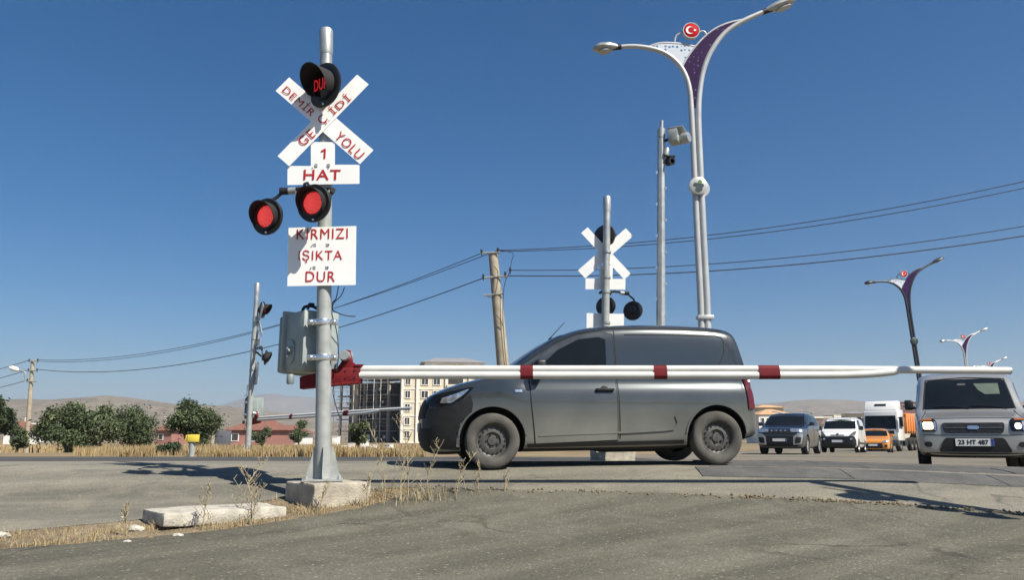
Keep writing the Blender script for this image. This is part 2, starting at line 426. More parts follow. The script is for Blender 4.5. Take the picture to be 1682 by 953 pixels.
# outline of the verge (left of the approach) and the seam where the old asphalt meets the crossing
seam = [(-1.05, 9.28), (0.6, 9.12), (1.9, 8.98), (2.95, 8.8), (4.1, 8.5), (5.2, 8.2), (8, 7.7), (14, 7.2)]
verge_lo = [(-5.6, 6.1), (-4.25, 6.35), (-3.4, 6.75), (-2.75, 7.15), (-2.1, 7.75), (-1.5, 8.4)]
verge_hi = [(-5.6, 6.5), (-4.5, 7.2), (-3.6, 7.75), (-2.75, 8.55), (-2.35, 9.0), (-1.6, 9.2)]
ap = verge_lo + seam + [(14, -3), (-9, -3), (-9, 5.2)]
sheet('approach_road', ragged(ap, .12, .07, 1, skip=range(len(verge_lo)+len(seam)-1, len(ap)-1)), .012, M['asphalt'])
lp = [(-26, 3.6), (-9, 5.2), (-5.6, 6.1)] + verge_hi + seam + [(14, 9.6), (14, 13.4), (4, 14.2), (-4, 15.4), (-26, 15.8)]
sheet('crossing_pavement', ragged(lp, .15, .05, 9, skip=(0, len(lp)-1)), .006, M['apron'])
sheet('cross_road', ragged([(-70, 15.6), (-26, 15.8), (-4, 15.4), (3.0, 14.4), (3.0, 21.0), (-8, 21.8), (-70, 22.6)], .4, .12, 4), .010, M['darkroad'], .4)
sheet('dirt_road', ragged([(3.0, 14.35), (14, 13.5), (14, 20), (24, 36), (62, 104), (38, 108), (9, 42), (3.0, 24)], .6, .3, 6), .008, M['dustroad'], .5)

# rubber panels between the rails on the right of the crossing
def strip(name, a, b, w, off, m, x0, x1):
    ua = Vector((b[0]-a[0], b[1]-a[1])).normalized(); nn = Vector((-ua.y, ua.x))
    P = [Vector(a), Vector(b)]
    poly = [P[0]-nn*w/2, P[1]-nn*w/2, P[1]+nn*w/2, P[0]+nn*w/2]
    return sheet(name, [(p.x, p.y) for p in poly], off, m, .3)
ta, tb = Vector((2.6, 11.15)), Vector((15.0, 10.2)); tu = (tb-ta).normalized(); tn = Vector((-tu.y, tu.x))
mb = MB()
for row, (lo, hi) in enumerate(((-1.40, -.80), (-.66, -.01), (.01, .66), (.80, 1.40))):
    s = -.2 + .45*(row % 2)
    while s < 12:
        e = s + 1.76; lift = .010 + .012*abs(noise.noise(Vector((s*3.3, row*2.1, 0))))
        bm_ = [[ta + tu*(s+(e-s)*i/8) + tn*(lo+(hi-lo)*j/4) for j in range(5)] for i in range(9)]
        vs = [(p.x, p.y, gz(p.x, p.y)+lift) for r_ in bm_ for p in r_]
        fs = [(i*5+j, (i+1)*5+j, (i+1)*5+j+1, i*5+j+1) for i in range(8) for j in range(4)]
        ring = [j for j in range(5)] + [i*5+4 for i in range(1, 9)] + [40+j for j in (3, 2, 1, 0)] + [i*5 for i in range(7, 0, -1)]
        b0 = len(vs); vs += [(vs[k][0], vs[k][1], vs[k][2]-.035) for k in ring]; nr = len(ring)
        fs += [(ring[k], ring[(k+1) % nr], b0+(k+1) % nr, b0+k) for k in range(nr)]
        mb.add(vs, fs); s += 1.78
o = mb.build('track_panels', M['rubber']); o['kind'] = 'structure'
mb = MB()
for q in (-.73, .73):
    pts = []
    for i in range(26):
        p = ta + tu*(i*.5) + tn*q; pts.append((p.x, p.y, gz(p.x, p.y) - .012))
    mb.tube(pts, .036, 8)
o = mb.build('railway_track', mat('worn_rail', (.11, .10, .09), .55, .4, .3, 9)); o['kind'] = 'structure'

# hills
def ridge(name, D, depth, prof, seed, amp, base, m, nx=110, ny=22):
    """a range of hills whose crest stands D away; prof gives crest heights against x"""
    px = [p[0] for p in prof]; ph = [p[1] for p in prof]
    vs = []
    for j in range(ny):
        t = j/(ny-1); y = D - depth + 2*depth*t
        for i in range(nx):
            x = px[0] + (px[-1]-px[0])*i/(nx-1)
            h = float(np.interp(x, px, ph))
            env = math.sin(math.pi*min(t, 1))**.8
            n_ = noise.fractal(Vector((x/depth*2.2, y/depth*2.2, seed)), 1.0, 2.1, 5)
            edge = min(1, i/8, (nx-1-i)/8)
            vs.append((x, y, base - 8 + (h - base + 8)*env*max(.0, edge)*(1 + amp*n_) + amp*.12*h*n_*env))
    fs = [(j*nx+i, j*nx+i+1, (j+1)*nx+i+1, (j+1)*nx+i) for j in range(ny-1) for i in range(nx-1)]
    me = bpy.data.meshes.new(name); me.from_pydata(vs, [], fs); me.materials.append(m)
    for p in me.polygons: p.use_smooth = True
    o = link(name, me); o['kind'] = 'structure'; return o
def pr(D, pts):
    return [(at(px, py, D).x, at(px, py, D).z) for px, py in pts]
ridge('hill', 1500, 420, pr(1500, [(-500, 672), (-200, 664), (0, 658), (60, 659), (120, 661), (170, 657), (215, 656), (270, 660), (330, 664), (400, 672), (480, 682), (560, 694), (650, 706), (740, 716)]), 3.3, .10, -5, M['hill'])
ridge('hill', 2600, 600, pr(2600, [(900, 700), (1050, 680), (1180, 670), (1250, 662), (1320, 657), (1390, 660), (1450, 665), (1520, 665), (1600, 661), (1720, 658), (1900, 662), (2200, 680)]), 8.1, .08, -8, M['hill'])
ridge('mountain', 5600, 900, pr(5600, [(300, 700), (360, 672), (400, 660), (432, 650), (455, 644), (480, 649), (510, 655), (560, 664), (640, 676), (760, 690), (900, 700)]), 5.5, .06, -10, M['hill'])
ridge('hill', 700, 120, pr(700, [(-400, 700), (-100, 695), (40, 692), (200, 694), (330, 697), (470, 700), (640, 706), (800, 714)]), 12.3, .12, -2, M['hill'], 90, 14)
ridge('hill', 650, 150, pr(650, [(1180, 712), (1300, 694), (1400, 684), (1480, 668), (1560, 664), (1660, 664), (1800, 670), (2000, 700)]), 15.3, .1, -2, M['hill'], 90, 14)
# ------------------------------------------------------------------ concrete bases of the near signal
def local_box(name, label, cat, corner, rz, a, b, h, m, bev, wear, group=None, sink=.12):
    """weathered block: corner is the near bottom corner; a runs to the right, b to the back left"""
    t = Matrix.Rotation(rz, 3, 'Z')
    bm = bmesh.new()
    bmesh.ops.create_cube(bm, size=1)
    for v in bm.verts: v.co = Vector(((v.co.x+.5)*a, (v.co.y+.5)*b, (v.co.z+.5)*(h+sink)-sink))
    es = list(bm.edges); bmesh.ops.bevel(bm, geom=es, offset=bev, segments=2, profile=.5, affect='EDGES')
    bmesh.ops.subdivide_edges(bm, edges=[e for e in bm.edges if e.calc_length() > .2], cuts=5, use_grid_fill=True)
    for v in bm.verts:
        d = Vector((noise.noise(v.co*6+Vector((3, 1, rz*9))), noise.noise(v.co*6+Vector((9, 2, rz*9))), noise.noise(v.co*6+Vector((1, 7, rz*9)))))
        v.co += d*wear + wear*.6*Vector((noise.noise(v.co*22), noise.noise(v.co*21+Vector((5, 5, 5))), noise.noise(v.co*23)))
    sharpen(bm, R(35))
    me = bpy.data.meshes.new(name); bm.to_mesh(me); bm.free(); me.materials.append(m)
    o = link(name, me); o.location = corner; o.rotation_euler = (0, 0, rz)
    return tag(o, label, cat, group)
PB = at(530, 790, 8.7)                                             # foot of the near signal
blk = local_box('concrete_block', 'pale concrete block with one shaded side carrying the tall signal pole in the foreground', 'concrete block',
          (-2.013, 8.27, -.31), R(40), .66, .68, PB.z + .30, M['concrete'], .02, .012)
slab = local_box('kerb_slab', 'long white concrete kerb slab lying on the dry verge with its left end raised', 'kerb slab',
          (-3.08, 7.25, -.375), R(40), 1.15, .66, .125, M['slabc'], .018, .012, sink=0)
ft = MB(); c = Vector((-3.08, 7.25, -.375)); rm = Matrix.Rotation(R(40), 3, 'Z')
ft.box(c + rm @ Vector((.66, .40, -.075)), (.95, .4, .155), M=rm)
f = ft.build('footing', M['concrete'], None, bevel=.015)
f.parent = slab; f.matrix_parent_inverse = (Matrix.Translation(slab.location) @ Matrix.Rotation(R(40), 4, 'Z')).inverted()
f.data.transform(f.matrix_parent_inverse); f.matrix_parent_inverse = Matrix.Identity(4)

# ------------------------------------------------------------------ level crossing signal
def S(px, py, dy=0.): return at(px, py, PB.y + dy) - PB

def warning_light(parent, c, yaw, tilt, Rr, lr, vis, word=None, mount=None, lit=True):
    n = Vector((-math.sin(yaw)*math.cos(tilt), -math.cos(yaw)*math.cos(tilt), math.sin(tilt)))
    rgt = Vector((math.cos(yaw), -math.sin(yaw), 0)); up = n.cross(rgt); up = up if up.z > 0 else -up
    c = Vector(c)
    mb = MB()
    mb.lathe([(0, -.11), (Rr*.36, -.105), (Rr*.46, -.04), (Rr*.97, -.018), (Rr, 0), (Rr, .012), (Rr*.95, .02), (lr*1.22, .016), (lr*1.2, .05), (lr*1.02, .05), (lr*1.02, .012)], c, n, 40)
    if mount is not None: mb.tube([c - n*.12, Vector(mount)], .03, 10)
    h = mb.build('warning_light', M['black'], parent, smooth=R(35))
    lb = MB()
    prof = [(0, .028), (lr*.5, .024), (lr*.85, .012), (lr, .004)]
    lb.lathe([(r, hh+.012) for r, hh in prof], c, n, 36)
    if lit and not word:
        p_ = .0155; K = int(lr/p_) + 2
        for i in range(-K, K+1):
            for j in range(-K, K+1):
                a_, b_ = (i + .5*(j % 2))*p_, j*p_*.87
                if a_*a_ + b_*b_ < (lr*.93)**2:
                    q = (a_*a_ + b_*b_)**.5/lr; o_ = c + n*(.0145 + .028*(1-q**2)) + rgt*a_ + up*b_
                    lb.prism([(.0045*math.cos(t), .0045*math.sin(t)) for t in np.linspace(0, 2*math.pi, 6, endpoint=False)], o_, rgt, up, n*.003, 1)
    lb.build('lens', [M['lens'] if (lit and not word) else M['darklens'], M['led']], h, smooth=R(30))
    # hood: a tapering half tube round the upper part of the lens
    vb = MB(); N = 36; rin = lr*1.2; vs = []; fs = []
    for k in range(N+1):
        a = -R(128) + R(256)*k/N                                   # from straight up
        L = vis*(.30 + .70*max(0, math.cos(a*.62))**1.2)
        d = up*math.cos(a) + rgt*math.sin(a)
        for (rr, hh) in ((rin, .015), (rin+.006, .015), (rin+.012, L), (rin+.006, L)):
            vs.append(c + d*rr + n*hh)
    for k in range(N):
        for j in range(4):
            fs.append((4*k+j, 4*k+(j+1) % 4, 4*k+4+(j+1) % 4, 4*k+4+j))
    fs += [(0, 1, 2, 3), (4*N, 4*N+3, 4*N+2, 4*N+1)]
    vb.add(vs, fs); vb.build('hood', M['blackmatt'], h, smooth=R(50))
    sb = MB(); sb.lathe([(0, .014), (.012, .012), (.014, 0)], c - up*Rr*.86 + n*.02, n, 10)
    sb.build('screw', M['chrome'], h, smooth=R(40))
    if word:
        tb = MB(); put_text(tb, word, c + n*.055 - up*.0, rgt, up, .2, width=lr*1.55, height=lr*.95, offset=.004)
        tb.build('lettering', M['ledtext'], h)
    return h

def board(parent, name, mb, texts, y):
    o = mb.build(name, M['sign'], parent)
    for (s, px, py, ang, hpx, wpx, off, dy) in texts:
        tb = MB(); a = R(ang); p = S(px, py); p.y = y - .006 - dy
        u = (math.cos(a), 0, math.sin(a)); v = (-math.sin(a), 0, math.cos(a))
        put_text(tb, s, p, u, v, .2, spacing=1.12, offset=off, width=wpx/152, height=hpx/152)
        tb.build('lettering', M['signred'], o)
    if name == 'track_count_board':                                # the figure one, with its flag
        tb = MB(); p = S(534.5, 257); tb.prism([(a/152, b/152) for a, b in ((.8, -9), (4, -9), (4, 9), (1.6, 9), (-1.2, 6.6), (-4.4, 5.4), (-4.4, 2.6), (-1.6, 3.4), (.8, 4.8))], (p.x, y-.0055, p.z), (1, 0, 0), (0, 0, 1), (0, -.0005, 0))
        tb.build('lettering', M['signred'], o)
    return o

sig = thing('crossing_signal', 'tall foreground level crossing signal facing us with red lights lit and DEMİR YOLU crossbuck', 'railway signal', PB,
            group='level crossing signals')
top = S(536, 48); top.y = 0
mb = MB(); r0 = .080
mb.tube([(0, 0, .02), top*.35, top*.70], [r0+.004, r0+.001, r0-.002], 28)
pole = mb.build('pole', M['galvpaint'], sig, smooth=R(40))
mb = MB(); mb.tube([top*.70, top*.945], [r0-.006, r0-.008], 28); mb.build('upper_pole', M['galv'], sig, smooth=R(40))
mb = MB(); mb.tube([top*.938, top*.944, top*.995, top], [r0-.004, r0, r0, r0-.012], 28); mb.build('pole_cap', M['galv'], sig, smooth=R(40))
mb = MB(); mb.box((0, 0, .010), (.42, .42, .02), R(12))
for k in range(4):
    a = R(12+45) + k*math.pi/2; p = Vector((math.cos(a), math.sin(a), 0))*.24
    mb.lathe([(0, .06), (.014, .06), (.014, 0)], (p.x, p.y, 0), (0, 0, 1), 8)
    mb.lathe([(0, .045), (.026, .045), (.026, .02)], (p.x, p.y, 0), (0, 0, 1), 6)
bp = mb.build('base_plate', M['galvpaint'], sig)
for k in range(4):
    a = R(12) + k*math.pi/2; d = Vector((math.cos(a), math.sin(a), 0)); s_ = Vector((-d.y, d.x, 0))
    mb = MB(); mb.prism([(.078, .02), (.175, .02), (.175, .05), (.10, .36), (.078, .36)], -s_*.005, d, (0, 0, 1), s_*.010)
    mb.build('gusset', M['galvpaint'], bp)

# boards
def arm(mb, a, b, w, y, ext=0):
    A, B = S(*a), S(*b); d = (B-A).normalized(); nn = Vector((-d.z, 0, d.x))*w
    ps = [A-nn, B-nn, B+nn, A+nn]
    mb.prism([(p.x, p.z) for p in ps], (0, y, 0), (1, 0, 0), (0, 0, 1), (0, .005, 0))
mb = MB(); arm(mb, (468, 144), (605, 263), .112, -.104); arm(mb, (599, 137), (470, 270), .092, -.112)
for (px, py) in ((519, 203), (545, 203), (520, 276), (546, 276)):
    p = S(px, py); mb.lathe([(0, .010), (.006, .009), (.007, 0)], (p.x, -.112, p.z), (0, -1, 0), 8)
board(sig, 'crossbuck', mb, [('DEMİR', 496.5, 171, -42, 17.5, 72, .0, -.006), ('YOLU', 577, 244, -43, 17.5, 60, .0, -.006),
                             ('GE', 508, 232, 44, 17, 30, .0, .003), ('Ç', 534.5, 203.5, 44, 20, 14, .0, .003), ('İDİ', 561, 177, 44, 17.5, 43, .0, .003)], -.112)
mb = MB(); P = [S(x, y) for x, y in ((514, 238), (553, 238), (553, 275), (593, 275), (593, 306), (476, 308), (476, 277), (514, 277))]
mb.prism([(p.x, p.z) for p in P], (0, -.095, 0), (1, 0, 0), (0, 0, 1), (0, .004, 0))
board(sig, 'track_count_board', mb, [('HAT', 532.5, 291.5, 0, 18.5, 64, .002, 0)], -.095)
mb = MB(); P = [S(x, y) for x, y in ((478, 378), (588, 375), (587, 471), (476, 473))]
mb.prism([(p.x, p.z) for p in P], (0, -.10, 0), (1, 0, 0), (0, 0, 1), (0, .005, 0))
stop = board(sig, 'stop_board', mb, [('KIRMIZI', 533, 388, 1.2, 18, 87, .0, 0), ('IŞIKTA', 530, 424.5, .8, 22, 74, .0, 0), ('DUR', 530, 457.5, 0, 18, 50, .0, 0)], -.10)
for (px, py) in ((517, 406), (544, 405), (515, 443), (543, 442)):
    mb = MB(); p = S(px, py); mb.lathe([(0, .016), (.006, .015), (.007, 0)], (p.x, -.10, p.z), (0, -1, 0), 8)
    mb.build('bolt', M['galv'], stop, smooth=R(40))
# clamps holding the boards and lamps
for (px, py) in ((533, 203), (533, 276), (531, 406), (530, 443), (533, 318)):
    mb = MB(); p = S(px, py); p.y = 0
    mb.lathe([(r0+.004, -.02), (r0+.010, -.02), (r0+.010, .02), (r0+.004, .02)], p, (0, 0, 1), 24)
    mb.box((p.x-.07, -.082, p.z), (.03, .045, .035)); mb.box((p.x+.07, -.082, p.z), (.03, .045, .035))
    mb.build('board_clamp', M['galv'], sig, smooth=R(40))

# lights: word lamp on top, two red ones lower down on an arm
pt = S(533, 140, -.21); warning_light(sig, pt, R(34), R(-4), .262, .145, .27, 'DUR', mount=S(534, 140))
pr_ = S(516, 334, -.37); warning_light(sig, pr_, R(20), R(-6), .212, .128, .16, mount=S(531, 322))
pl_ = S(439, 356, -.24); warning_light(sig, pl_, R(22), R(-6), .206, .124, .16)
mb = MB()
mb.tube([S(543, 312, .0), S(540, 309, -.10), S(500, 309, -.10), S(470, 313, -.10)], .022, 10)
mb.tube([S(466, 314, -.10), S(455, 324, -.10), S(445, 330, -.12), S(439, 345, -.13)], .02, 10)
mb.tube([S(500, 309, -.10), S(500, 302, -.16), S(505, 300, -.22), S(515, 316, -.25)], .016, 8)
mb.tube([S(545, 316, .0), S(547, 312, -.1)], .03, 10)
la = mb.build('lamp_arm', M['black'], sig, smooth=R(40))
mb = MB(); a_, b_ = S(473, 314, -.1), S(460, 314, -.1)
mb.tube([a_, b_], .042, 14); mb.build('cable_gland', M['black'], la, smooth=R(40))
mb = MB(); mb.tube([S(486, 313, -.1), S(474, 314, -.1)], .04, 14); mb.build('collar', M['galv'], la, smooth=R(40))
# loose cables down the pole
mb = MB()
mb.tube(spline([S(556, 470, .06), S(552, 490, .08), S(545, 500, .1), S(546, 520, .1), S(553, 545, .1), S(556, 580, .09), S(553, 610, .09)]), .006, 6)
mb.tube(spline([S(566, 472, .06), S(560, 486, .09), S(549, 497, .1), S(546, 508, .1), S(554, 514, .1), S(570, 519, .12), S(584, 520, .13)]), .006, 6)
mb.tube(spline([S(550, 628, .06), S(547, 645, .08), S(552, 668, .1), S(558, 685, .1)]), .006, 6)
mb.build('cable', M['wire'], sig, smooth=R(60))

# ------------------------------------------------------------------ barrier gate: cabinet, bracket, boom
gate = thing('barrier_gate', 'closed barrier gate nearest us, white boom with three red bands passing before the grey van', 'barrier', PB,
             group='level crossing barriers')
zt_, zb_ = S(497, 508).z, S(497, 600).z
cx0 = S(497, 560, 0).x
cor = Vector((cx0, .02, 0)); ur = Vector((math.cos(R(40)), math.sin(R(40)), 0)); ul = Vector((-ur.y, ur.x, 0))
w1, w2 = .43, .46
mb = MB()
ch = .05
mb.prism([(0, zb_), (ch*.5, zb_-.05), (w1-ch, zb_-.06), (w1, zb_), (w1, zt_), (0, zt_)], cor, ur, (0, 0, 1), ul*w2)
box_ = mb.build('control_box', M['cabinet'], gate, bevel=.018)
mb = MB()
fl = cor + ul*w2
mb.prism([(-.035, zb_-.06), (w1+.035, zb_-.10), (w1+.035, zt_+.035), (-.035, zt_+.035)], fl - ul*.001, ur, (0, 0, 1), ul*.05)
mb.build('flange', M['cabinet'], box_, bevel=.012)
mb = MB()
mb.prism([(-.02, zb_-.045), (w1+.02, zb_-.08), (w1+.02, zt_-.02), (-.02, zt_-.02)], fl + ul*.05, ur, (0, 0, 1), ul*.10)
mb.build('lid', M['cabinet_dark'], box_, bevel=.015)
# latch plate on the left face
zl = S(480, 573).z
mb = MB(); o_ = cor + ul*.27
P = chaikin([(-.10, -.16), (.02, -.15), (.075, -.10), (.075, .06), (.03, .12), (-.10, .13)], 2)
mb.prism(P, (o_.x, o_.y, zl), -ul, (0, 0, 1), -ur*.02)
ltc = mb.build('latch', M['cabinet'], box_, bevel=.006)
mb = MB(); q = o_ - ur*.02 - ul*.01
mb.prism(chaikin([(-.045, -.045), (.045, -.045), (.045, .045), (-.045, .045)], 1), (q.x, q.y, zl), -ul, (0, 0, 1), -ur*.014)
mb.tube([(q.x-ur.x*.012, q.y-ur.y*.012, zl), (q.x-ur.x*.04, q.y-ur.y*.04, zl)], .022, 12)
mb.tube([(q.x-ur.x*.03+ul.x*.03, q.y-ur.y*.03+ul.y*.03, zl-.07), (q.x-ur.x*.03+ul.x*.03, q.y-ur.y*.03+ul.y*.03, zl+.04)], .012, 8)
mb.build('lock', M['cabinet_dark'], ltc, smooth=R(40))
for py in (530, 588):
    mb = MB(); p = S(530.5, py); p.y = 0
    mb.lathe([(r0+.002, -.033), (r0+.012, -.033), (r0+.012, .033), (r0+.002, .033)], p, (0, 0, 1), 28)
    for sx in (-1, 1):
        mb.box((p.x+sx*.125, -.012, p.z), (.085, .035, .066))
        mb.lathe([(0, .03), (.020, .026), (.026, .010), (.026, 0)], (p.x+sx*.13, -.03, p.z), (0, -1, 0), 12)
        mb.tube([(p.x+sx*.13, -.02, p.z), (p.x+sx*.13, .12, p.z)], .012, 8)
    mb.build('clamp', M['chrome'], gate, bevel=.004)
mb = MB()
mb.tube(spline([S(497, 512, .1), S(500, 505, .14), S(512, 503, .18), S(522, 508, .2)]), .018, 8)
mb.tube(spline([S(506, 508, .1), S(508, 500, .12), S(516, 500, .16)]), .014, 8)
mb.build('cable_bundle', M['black'], box_, smooth=R(50))
mb = MB(); p = S(477, 624, .1)
mb.lathe([(0, -.05), (.035, -.05), (.042, -.03), (.042, .04), (.03, .06), (0, .06)], p, (0, 0, 1), 14)
mb.build('cable_gland', M['cabinet_dark'], box_, smooth=R(40))
# red bracket: a long plate behind the pole, a fin rising to the pivot
by = .20
mb = MB()
P = [S(487, 636), S(545, 628), S(588, 626), S(588, 600), S(545, 604), S(487, 618)]
mb.prism([(p.x, p.z) for p in P], (0, by-.07, 0), (1, 0, 0), (0, 0, 1), (0, .02, 0))
mb.prism([(p.x, p.z) for p in P], (0, by+.06, 0), (1, 0, 0), (0, 0, 1), (0, .02, 0))
mb.prism([(p.x, p.z+.0) for p in (S(487, 638), S(588, 628), S(588, 624), S(487, 634))], (0, by-.07, 0), (1, 0, 0), (0, 0, 1), (0, .15, 0))
P = [S(548, 603), S(583, 600), S(574, 592), S(570, 573), S(564, 572), S(557, 590)]
mb.prism([(p.x, p.z) for p in P], (0, by-.04, 0), (1, 0, 0), (0, 0, 1), (0, .06, 0))
P = [S(578, 601), S(592, 600), S(593, 597), S(578, 597)]
mb.prism([(p.x, p.z) for p in P], (0, by-.08, 0), (1, 0, 0), (0, 0, 1), (0, .17, 0))
br = mb.build('bracket', M['gatered'], gate, bevel=.004)
for (px, py) in ((563, 608), (563, 620), (579, 607), (579, 619)):
    mb = MB(); p = S(px, py); mb.lathe([(0, .008), (.011, .008), (.011, 0)], (p.x, by-.07, p.z), (0, -1, 0), 6)
    mb.build('bolt', M['black'], br, smooth=R(40))
mb = MB(); p = S(563, 583); p.y = by-.02
mb.lathe([(0, .13), (.05, .13), (.058, .11), (.058, -.02), (.075, -.025), (.075, -.05), (0, -.05)], p, (0, -1, 0), 20)
mb.build('pivot', M['galv'], gate, smooth=R(40))
# boom
hi = [S(586, 604.5), S(1000, 604.5), S(1300, 604.5), S(1480, 605.5), S(1674, 607)]
lo = [S(586, 614.8), S(1000, 614.8), S(1300, 614.8), S(1420, 613.5), S(1478, 609), S(1490, 607)]
for p in hi: p.y = by - .02
for p in lo: p.y = by - .036
HI, LO = spline(hi, 8), spline(lo, 8)
mb = MB(); n1 = len(HI); n2 = len(LO)
mb.tube(HI, .0415, 16)
mb.tube(LO, [.043]*(n2-13) + [.043 - .03*max(0, (i-4)/8) for i in range(13)], 16)
boom = mb.build('boom', M['barwhite'], gate, smooth=R(50))
mb = MB()
for p in (HI[-1],): mb.tube([p, p + Vector((.012, 0, 0))], .043, 16)
mb.build('end_cap', M['galv'], boom, smooth=R(40))
for a_, b_ in ((855, 876), (1078, 1100), (1253, 1288)):
    mb = MB(); A, B = S(a_, 612), S(b_, 612)
    sec = []
    for (zc, rr, a0, a1) in ((None, .0495, -10, 190), (None, .0515, 170, 370)):
        pass
    zh = np.interp([A.x, B.x], [p.x for p in HI], [p.z for p in HI]); zl_ = np.interp([A.x, B.x], [p.x for p in LO], [p.z for p in LO])
    vs = []; N = 14
    for xi, (x, zu, zd) in enumerate(((A.x, zh[0], zl_[0]), (B.x, zh[1], zl_[1]))):
        for k in range(N+1): a = math.pi*k/N; vs.append((x, by-.02+.0435*math.cos(a), zu+.0435*math.sin(a)))
        for k in range(N+1): a = math.pi+math.pi*k/N; vs.append((x, by-.036+.045*math.cos(a), zd+.045*math.sin(a)))
    m_ = 2*N+2
    mb.add(vs, [(i, (i+1) % m_, m_+(i+1) % m_, m_+i) for i in range(m_)] + [tuple(range(m_))[::-1], tuple(range(m_, 2*m_))])
    mb.build('red_band', M['barred'], boom, smooth=R(40))

# ------------------------------------------------------------------ the other signals and the far gate
s2 = copy_tree(sig); s2['label'] = 'level crossing signal seen from behind, standing beyond the roof of the grey van'
b2 = G(at(993, 700, 15.9).x, 15.9); s2.location = b2 + Vector((-.03, 0, .17)); s2.rotation_euler = (0, R(2.2), R(180))
s2.rotation_euler = (0, 0, R(178))
s3 = copy_tree(sig); s3['label'] = 'slim far level crossing signal seen edge on, at the left beside the far barrier'
b3 = G(at(409, 700, 24).x, 24.0); s3.location = b3; s3.rotation_euler = (0, R(2.2), R(121))
g3 = copy_tree(gate); g3['label'] = 'far barrier gate at the left with its white boom reaching behind the grey van'
g3.location = b3 + Vector((-.03, 0, 0)); g3.rotation_euler = (0, R(-1.2), R(-41)); g3.scale = (.93, .93, .93)
s4 = copy_tree(sig); s4['label'] = 'unseen level crossing signal added outside the right edge to cast its shadow into view'
s4.location = G(6.9, 6.75) + Vector((0, 0, .05)); s4.rotation_euler = (0, 0, R(-30))  # added out of view for the shadow it casts on the road
blk2 = blk.copy(); COL.objects.link(blk2); blk2['label'] = 'pale concrete block under the far signal, seen beneath the grey van'
blk2.location = G(b2.x-.05, 15.45) + Vector((0, 0, -.02)); blk2.rotation_euler = (0, 0, R(20))
blk['group'] = blk2['group'] = 'concrete signal bases'
blk3 = blk.copy(); COL.objects.link(blk3); blk3['label'] = 'pale concrete block under the added unseen signal outside the right edge of the view'
blk3.location = G(6.85, 6.4) + Vector((0, 0, -.02))  # base for the added out-of-view signal
# ------------------------------------------------------------------ vehicles (local frame: +x ahead, +y its left side, z up)
def bvh_of(o):
    me = o.data
    return BVHTree.FromPolygons([v.co.copy() for v in me.vertices], [tuple(p.vertices) for p in me.polygons])

def make_body(st, L, belt, top_ratio, arches, zarch, rarch, mats, parent, half, name='body', black_below=None, shoulder=0.):
    """loft through stations (X from the nose, z bottom, z top, half width), then cut the wheel arches"""
    bm = bmesh.new(); rings = []
    for (X, zb, zt, w) in st:
        x = L/2 - X; b_ = min(belt, zt - .10)
        g = max(0., min(1., (zt - belt) / .55)); g = g*g*(3-2*g)
        tw = .90*(1-g) + top_ratio*g
        pts = [(0, zb), (w*.78, zb), (w*.955, zb+.04), (w*.995, zb + .35*(b_-zb)), (w, zb + .68*(b_-zb)), (w*.985, b_-.02)]
        if shoulder and g > .05: pts[4] = (w, b_-.24); pts[5] = (w-shoulder*.55*min(1, g*3), b_-.12)
        zsh = b_ + .05*(1-g) + .05*g
        pts += [((w*.965-shoulder*.55*min(1, g*3)*.6) if g > .05 else w*.965, zsh-.0 if g > .02 else b_+.03), (w*(.93*(1-g) + (tw+.055)*g), zt-.05*(1-g)-.19*g), (w*(.86*(1-g) + tw*g), zt-.025*(1-g)-.055*g),
                (w*(.55*(1-g) + .62*g), zt-.005), (0, zt+.008)]
        ring = [bm.verts.new((x, p[0], p[1])) for p in pts] + [bm.verts.new((x, -p[0], p[1])) for p in pts[-2:0:-1]]
        rings.append(ring)
    n = len(rings[0])
    for a, b in zip(rings, rings[1:]):
        for j in range(n): bm.faces.new((a[j], a[(j+1) % n], b[(j+1) % n], b[j]))
    bm.faces.new(rings[0]); bm.faces.new(rings[-1][::-1])
    bmesh.ops.recalc_face_normals(bm, faces=bm.faces)
    me = bpy.data.meshes.new(name); bm.to_mesh(me); bm.free()
    o = link(name, me)
    s = o.modifiers.new('s', 'SUBSURF'); s.levels = 2; s.render_levels = 2
    cb = MB()
    for X in arches:
        for sy in (-1, 1):
            cb.lathe([(0, -.30), (rarch, -.30), (rarch, .3), (0, .3)], (L/2-X, sy*half, zarch), (0, 1, 0), 40)
    cut = cb.build('cut', mats[0], weld=True)
    b = o.modifiers.new('b', 'BOOLEAN'); b.object = cut; b.operation = 'DIFFERENCE'; b.solver = 'EXACT'
    dg = bpy.context.evaluated_depsgraph_get(); dg.update()
    me2 = bpy.data.meshes.new_from_object(o.evaluated_get(dg)); me2.name = name
    bpy.data.objects.remove(cut); bpy.data.objects.remove(o)
    me2.materials.clear()
    for m in mats: me2.materials.append(m)
    bm = bmesh.new(); bm.from_mesh(me2); sharpen(bm, R(38))
    for f in bm.faces:
        c = f.calc_center_median(); f.material_index = 0
        for X in arches:
            if math.hypot(c.x-(L/2-X), c.z-zarch) < rarch*1.003 and abs(c.y) > half-.5: f.material_index = 1
        if c.z < (black_below or 0) or f.normal.z < -.8 and c.z < .45: f.material_index = 1
    bm.to_mesh(me2); bm.free()
    o = link(name, me2, parent)
    return o, bvh_of(o)

